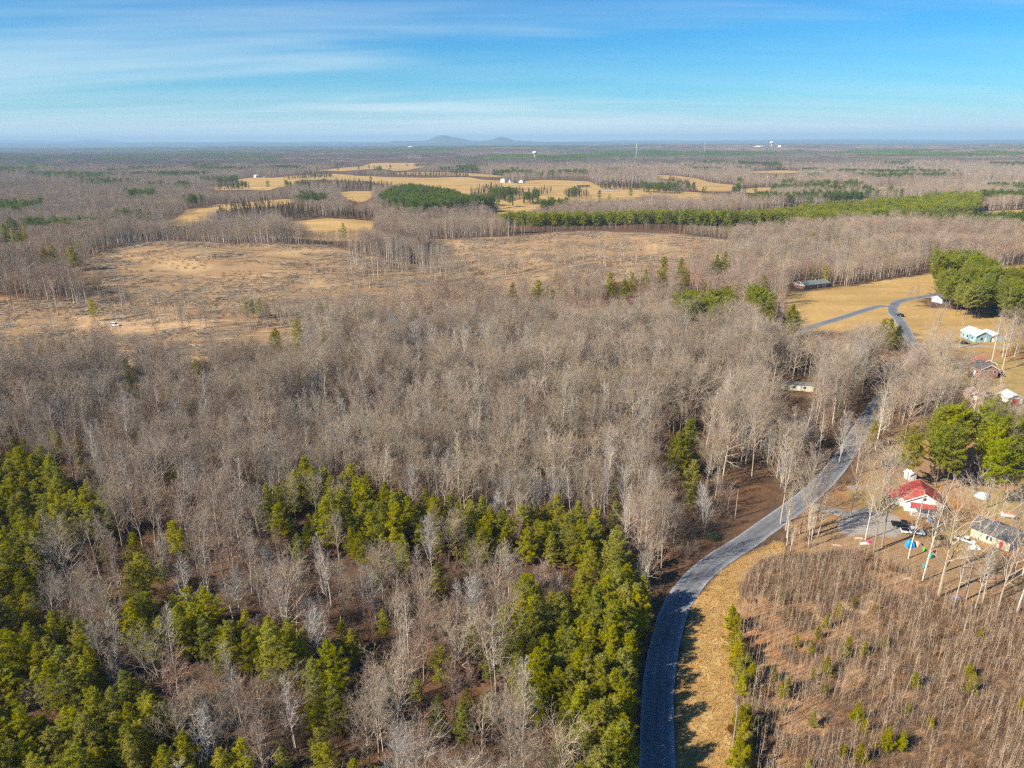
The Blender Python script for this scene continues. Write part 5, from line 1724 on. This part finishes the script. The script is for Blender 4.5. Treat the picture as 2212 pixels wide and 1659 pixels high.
# --- heaps under tarps, tanks, bins and other yard things
def lump(name, label, cat, u, v, rx, ry, h, mt, seed, rz=0.0, fold=.18):
    rg = np.random.default_rng(seed)
    p = pick(u, v)
    o = empty(name, p.tolist(), rz)
    m = MB()
    n, k = 16, 6
    V = []
    ph = rg.uniform(0, 6.28, 4)
    for j in range(k):
        t = j / (k - 1)
        for i in range(n):
            a = i * 6.2832 / n
            w = 1 + fold * math.sin(3 * a + ph[0]) * t + fold * .6 * math.sin(7 * a + ph[1]) * t
            rr = math.sin(t * math.pi / 2) ** .8 * w
            V.append((rx * rr * math.cos(a), ry * rr * math.sin(a), h * math.cos(t * math.pi / 2) ** .8 * (1 + fold * .4 * math.sin(2 * a + ph[2])) - .05))
    m.add(V, [(j * n + i, (j + 1) * n + i, (j + 1) * n + (i + 1) % n, j * n + (i + 1) % n) for j in range(k - 1) for i in range(n)])
    part('cover', m, mt, o)
    m = MB()
    for i in range(0, n, 2):
        x, y, z = V[(k - 1) * n + i]
        m.box(x - .1, x + .1, y - .1, y + .1, -.1, .12, .02)
    part('weight', m, 'concrete', o)
    tag(o, label, cat)
    return o
lump('tarp_heap', 'bright blue tarp over a heap between the yard trees', 'tarp', 1964, 1180, 1.0, 1.0, 1.7, 'tarp_blue', 1)
lump('tarp_heap', 'tan rounded cover right of the blue tarp', 'tarp', 1981, 1178, .9, .8, 1.0, 'tarp_tan', 2)
lump('tarp_heap', 'white sheeted heap behind the red roofed house', 'tarp', 2122, 1074, 1.7, 1.2, 1.3, 'tarp_white', 3)
lump('tarp_heap', 'grey blue covered grill at the porch corner', 'tarp', 2009, 1127, .7, .6, 1.2, 'tarp_grey', 4)
lump('tarp_heap', 'grey junk heap on the litter slope below the cottage', 'heap', 2066, 1292, .9, .7, .7, 'tarp_grey', 5)
lump('tarp_heap', 'pale junk heap beside the cream cottage wall', 'heap', 2104, 1184, 1.4, .8, .7, 'tarp_white', 6)

o = put('fuel_tank', 'oblong white and rust red tank lying in the yard', 'tank', 2176, 1119, -.35)
m = MB()
n = 14
pro = [(-1.75, .05), (-1.7, .45), (-1.45, .72), (-1.2, .78), (1.2, .78), (1.45, .72), (1.7, .45), (1.75, .05)]
V = [(x, r * math.cos(k * 6.2832 / n), 1.0 + r * math.sin(k * 6.2832 / n)) for k in range(n) for x, r in pro]
m.add(V, [(k * 8 + j, ((k + 1) % n) * 8 + j, ((k + 1) % n) * 8 + j + 1, k * 8 + j + 1) for k in range(n) for j in range(7)])
part('shell', m, 'tank_white', o, True)
m = MB()
V = [(x, .80 * math.cos(a), 1.0 + .80 * math.sin(a)) for a in np.linspace(.9, 2.6, 7) for x in (-1.35, 1.35)]
m.add(V, [(2 * k, 2 * k + 1, 2 * k + 3, 2 * k + 2) for k in range(6)])
part('rusty_top', m, 'rust', o)
for x in (-1.0, 1.0): part('saddle', MB().box(x - .15, x + .15, -.6, .6, -.2, .4), 'concrete', o)
part('filler_cap', MB().box(-.15, .15, -.15, .15, 1.75, 1.95, .03), 'steel', o)
o = put('tyre', 'black tyre propped beside the oblong tank', 'tyre', 2195, 1123, .4)
wheel(o, 0, 0, .5)

o = put('mower', 'green riding mower below the pickups', 'mower', 2016, 1160, .5)
part('hood', MB().box(.1, .9, -.32, .32, .3, .8, .08), 'plastic_green', o)
part('deck', MB().box(-.5, .4, -.5, .5, .12, .3, .05), 'plastic_green', o)
part('seat', MB().box(-.5, -.05, -.25, .25, .5, .62, .03).box(-.55, -.45, -.25, .25, .6, 1.0, .03), 'rubber', o)
m = MB(); m.tube([(.1, 0, .6), (-.05, 0, 1.0)], [.03, .03], 5); m.box(-.15, .05, -.2, .2, .98, 1.02)
part('steering_wheel', m, 'rubber', o)
for x, y, r in ((.65, -.38, .2), (.65, .38, .2), (-.35, -.45, .28), (-.35, .45, .28)): wheel(o, x, y, r)

def bin_(name, label, u, v, mt, s=1.0):
    o = put(name, label, 'bin', u, v, .3, scale=s)
    m = MB(); m.add([(-.28, -.3, 0), (.28, -.3, 0), (.28, .3, 0), (-.28, .3, 0), (-.36, -.38, 1.0), (.36, -.38, 1.0), (.36, .38, 1.0), (-.36, .38, 1.0)], [(3, 2, 1, 0), (0, 1, 5, 4), (1, 2, 6, 5), (2, 3, 7, 6), (3, 0, 4, 7), (4, 5, 6, 7)])
    part('body', m, mt, o)
    part('lid', MB().box(-.4, .4, -.42, .42, 1.0, 1.09, .04), mt, o)
    for y in (-.3, .3): part('wheel', MB().box(-.42, -.26, y - .05, y + .05, 0, .22, .04), 'rubber', o)
bin_('rubbish_bin', 'teal bin beside the red cart in the yard', 2010, 1205, 'plastic_teal')
bin_('rubbish_bin', 'teal bin at the foot of the slender tree', 1996, 1226, 'plastic_teal', .8)
bin_('rubbish_bin', 'green bin between the yard trees behind the tarp', 1996, 1190, 'plastic_green', .8)
o = put('cart', 'small rust red cart beside the teal bin', 'cart', 2012, 1193, .4)
part('tray', MB().box(-.7, .7, -.4, .4, .4, .75, -.08), 'rust', o)
m = MB(); m.tube([(.7, 0, .5), (1.4, 0, .9)], [.03, .03], 5)
part('handle', m, 'steel', o)
for y in (-.42, .42): wheel(o, 0, y, .25)
o = put('bag', 'bright pink bag lying by a pale tree trunk', 'bag', 1877, 1172, .3)
m = MB(); m.box(-.55, .55, -.35, .35, 0, .35, .06); m.box(-.45, .45, -.27, .27, .35, .6, .14)
part('sack', m, 'plastic_pink', o)
m = MB(); m.tube([(-.2, 0, .6), (-.1, 0, .75), (.1, 0, .75), (.2, 0, .6)], [.03] * 4, 4)
part('handle', m, 'plastic_pink', o)
def boards(label, u, v, rz, mt, n=4, L=2.4):
    o = put('board_stack', label, 'boards', u, v, rz)
    for k in range(n):
        y = (k - n / 2) * .28
        part('board', MB().box(-L / 2 + .1 * k, L / 2 - .07 * k, y, y + .22, .02 + .05 * (k % 2), .09 + .05 * (k % 2)), mt, o)
boards('white boards on the ground beside the pink bag', 1866, 1174, .1, 'paint_white')
boards('cream boards lying above the pink bag', 1855, 1163, -.1, 'paint_cream', 3, 2.0)
boards('scrap of pale boards on the bank by the road corner', 1806, 1178, -.2, 'paint_tan', 3)
boards('fallen pale planks on the litter slope', 1960, 1250, -.4, 'paint_tan', 3)

def shrub(label, u, v, r, h, mt, seed):
    o = put('shrub', label, 'shrub', u, v)
    rg = np.random.default_rng(seed)
    a, b = MB(), MB()
    for k in range(9):
        t = rg.uniform(0, 6.28)
        a.tube([(0, 0, 0), (.5 * r * math.cos(t), .5 * r * math.sin(t), h * .6)], [.04, .015], 3)
    for k in range(700):
        d = unit(rg.normal(0, 1, 3))
        q = rg.random() ** .4
        p = np.array([d[0] * r * q, d[1] * r * q, h * .5 + d[2] * h * .5 * q])
        b.blade(p, d + rg.normal(0, .6, 3), .32, .16)
    b.blades_flush(rg)
    part('stem', a, 'bark_brown', o); part('foliage', b, mt, o)
    return o
shrub('dark round evergreen shrub left of the red roofed house', 1915, 1092, 1.8, 3.0, 'evergreen_leaf', 1)
shrub('dark evergreen bush by the road bend shadow', 1535, 1165, 2.0, 2.4, 'evergreen_leaf', 2)
shrub('olive shrub behind the junk heap in the yard', 2026, 1164, 1.2, 1.4, 'needles_cedar', 3)
shrub('copper brown leafed shrub on the far slope of the yard', 1925, 1230, 1.3, 1.2, 'leaf_copper', 4)
shrub('copper leafed oak bush at the left in the wood', 225, 975, 3.0, 6.0, 'leaf_copper', 5)
shrub('small dark shrub beside the brick house', 2094, 815, 1.0, 2.6, 'needles_cedar', 6)
for k, (u, v) in enumerate(((1622, 1300), (1612, 1390), (1585, 1440), (1608, 1560), (1582, 1580), (1592, 1612), (1655, 1500))):
    later(shrub('copper brown bush', u, v, .9, .9, 'leaf_copper', 10 + k), 'copper brown bush near the verge', 'copper bushes')
settle()

# --- poles
def pole(label, u, v, h, arm=True, lamp=False):
    o = put('utility_pole', label, 'pole', u, v, .4)
    m = MB(); m.tube([(0, 0, -.5), (0, 0, h * .5), (0, 0, h)], [.16, .14, .11], 8)
    part('post', m, 'wood_pole', o)
    if arm:
        part('crossarm', MB().box(-1.1, 1.1, .1, .22, h - .8, h - .62), 'wood_pole', o)
        for x in (-1, -.4, .4, 1): part('insulator', MB().box(x - .05, x + .05, .11, .21, h - .62, h - .42, .02), 'steel', o)
    if lamp:
        m = MB(); m.tube([(0, 0, h - .4), (0, -.8, h - .1), (0, -1.4, h - .1)], [.04, .04, .04], 5)
        part('lamp_arm', m, 'steel', o)
        part('lamp_head', MB().box(-.18, .18, -1.9, -1.3, h - .22, h - .02, .05), 'lamp_glass', o)
pole('weathered grey utility pole in the dry grass beside the shaded road', 1582, 1620, 9.5, False)
pole('dark utility pole in the litter clearing by the road', 1588, 1120, 9, False)
pole('utility pole on the grass by the junction', 1984, 713, 8.5, True)
pole('pole with a lamp behind the red roofed house', 2088, 1042, 9, False, True)
pole('utility pole at the road before the driveway', 2022, 792, 9, True)
pole('slim pole at the right edge of the upper field', 2208, 592, 8, True)
o = put('stake', 'leaning white stake in the dry grass by the young pines', 'stake', 1604, 1590, .3)
m = MB(); m.tube([(0, 0, -.1), (-.25, .3, 1.7)], [.05, .05], 6)
part('shaft', m, 'paint_white', o)
m = MB(); m.tube([(-.25, .3, 1.68), (-.26, .31, 1.76)], [.065, .065], 6)
part('cap', m, 'paint_white', o)
o = put('mailbox', 'white mailbox where the drive meets the road', 'mailbox', 1847, 1082, .4)
part('post', MB().box(-.05, .05, -.05, .05, -.2, 1.0), 'wood_pole', o)
part('box', MB().box(-.28, .28, -.12, .12, 1.0, 1.3, .03), 'paint_white', o)
part('flag', MB().box(.1, .14, -.15, -.125, 1.15, 1.4), 'door_red', o)

# --- water towers and masts on the horizon
def lathe(m, prof, n=20):
    k = len(prof)
    V = [(r * math.cos(i * 6.2832 / n), r * math.sin(i * 6.2832 / n), z) for i in range(n) for r, z in prof]
    m.add(V, [(i * k + j, ((i + 1) % n) * k + j, ((i + 1) % n) * k + j + 1, i * k + j + 1) for i in range(n) for j in range(k - 1)])
    return m
def tower(label, u, v, h, r):
    o = put('water_tower', label, 'water tower', u, v)
    part('stem', lathe(MB(), [(r * .62, -8), (r * .42, h * .06), (r * .26, h * .16), (r * .22, h * .55), (r * .34, h * .66)]), 'paint_white', o, True)
    part('tank', lathe(MB(), [(r * .34, h * .66), (r * .72, h * .70), (r * .97, h * .78), (r, h * .84), (r * .93, h * .91), (r * .66, h * .965), (r * .3, h * .995), (.05, h)]), 'metal_white', o, True)
    part('vent', lathe(MB(), [(1.0, h - .3), (1.0, h + 1.2), (.1, h + 1.8)], 8), 'steel', o)
    m = MB()
    for a in np.arange(0, 6.28, .5): m.tube([(r * .98 * math.cos(a), r * .98 * math.sin(a), h * .84), (r * 1.02 * math.cos(a), r * 1.02 * math.sin(a), h * .84 + 1.3)], [.12, .12], 3)
    part('railing', m, 'steel', o)
tower('white water tower rising above the woods at mid horizon', 1155, 346, 44, 12)
tower('small distant water tower on the right horizon', 1666, 320, 62, 17)
o = put('storage_tank', 'big white domed tank beside the small distant water tower', 'water tank', 1684, 321, scale=.7)
part('shell', lathe(MB(), [(25, -8), (25, 26)], 24), 'metal_white', o, True)
part('dome', lathe(MB(), [(25, 26), (23, 33), (17, 39), (9, 43), (.1, 44)], 24), 'metal_white', o, True)
part('ladder', MB().box(-1, 1, -25.8, -25.05, 0, 26), 'steel', o)
def mast(label, u, v, h, w):
    o = put('radio_mast', label, 'mast', u, v)
    P3 = [(w * math.cos(a), w * math.sin(a)) for a in (1.57, 3.66, 5.76)]
    for x, y in P3:
        m = MB(); m.tube([(x, y, -8), (x * .35, y * .35, h)], [.5, .35], 4)
        part('leg', m, 'steel', o)
    m = MB()
    nz_ = 14
    for k in range(nz_):
        f0, f1 = 1 - .65 * k / nz_, 1 - .65 * (k + 1) / nz_
        for i in range(3):
            a, b = P3[i], P3[(i + 1) % 3]
            m.tube([(a[0] * f0, a[1] * f0, h * k / nz_), (b[0] * f1, b[1] * f1, h * (k + 1) / nz_)], [.22, .22], 3)
    part('bracing', m, 'steel', o)
    m = MB()
    for z in (.8, .9, .97): m.box(-2.2, 2.2, -2.2, 2.2, h * z, h * z + 2.4, .2)
    part('antenna_array', m, 'paint_white', o)
mast('tall lattice radio mast right of the water tower', 1373.5, 349, 80, 3.0)
mast('thin distant mast left of the small water tower', 1521, 334, 72, 2.2)
# ------------------------------------------------------------------ haze
mb = MB().box(-28500, 28500, -28500, 28500, -120, 250)
hm = bpy.data.materials.new('haze')
hm.use_nodes = True
hn = hm.node_tree.nodes
hn.remove(hn['Principled BSDF'])
pv = hn.new('ShaderNodeVolumePrincipled')
pv.inputs['Color'].default_value = (.43, .67, .90, 1)
pv.inputs['Density'].default_value = 8.5e-5
hm.node_tree.links.new(pv.outputs[0], hn['Material Output'].inputs['Volume'])
MAT['haze'] = hm
tag(link('haze', to_mesh('haze', [(mb, 'haze')])), 'thin blue haze in the far distance', kind='stuff')
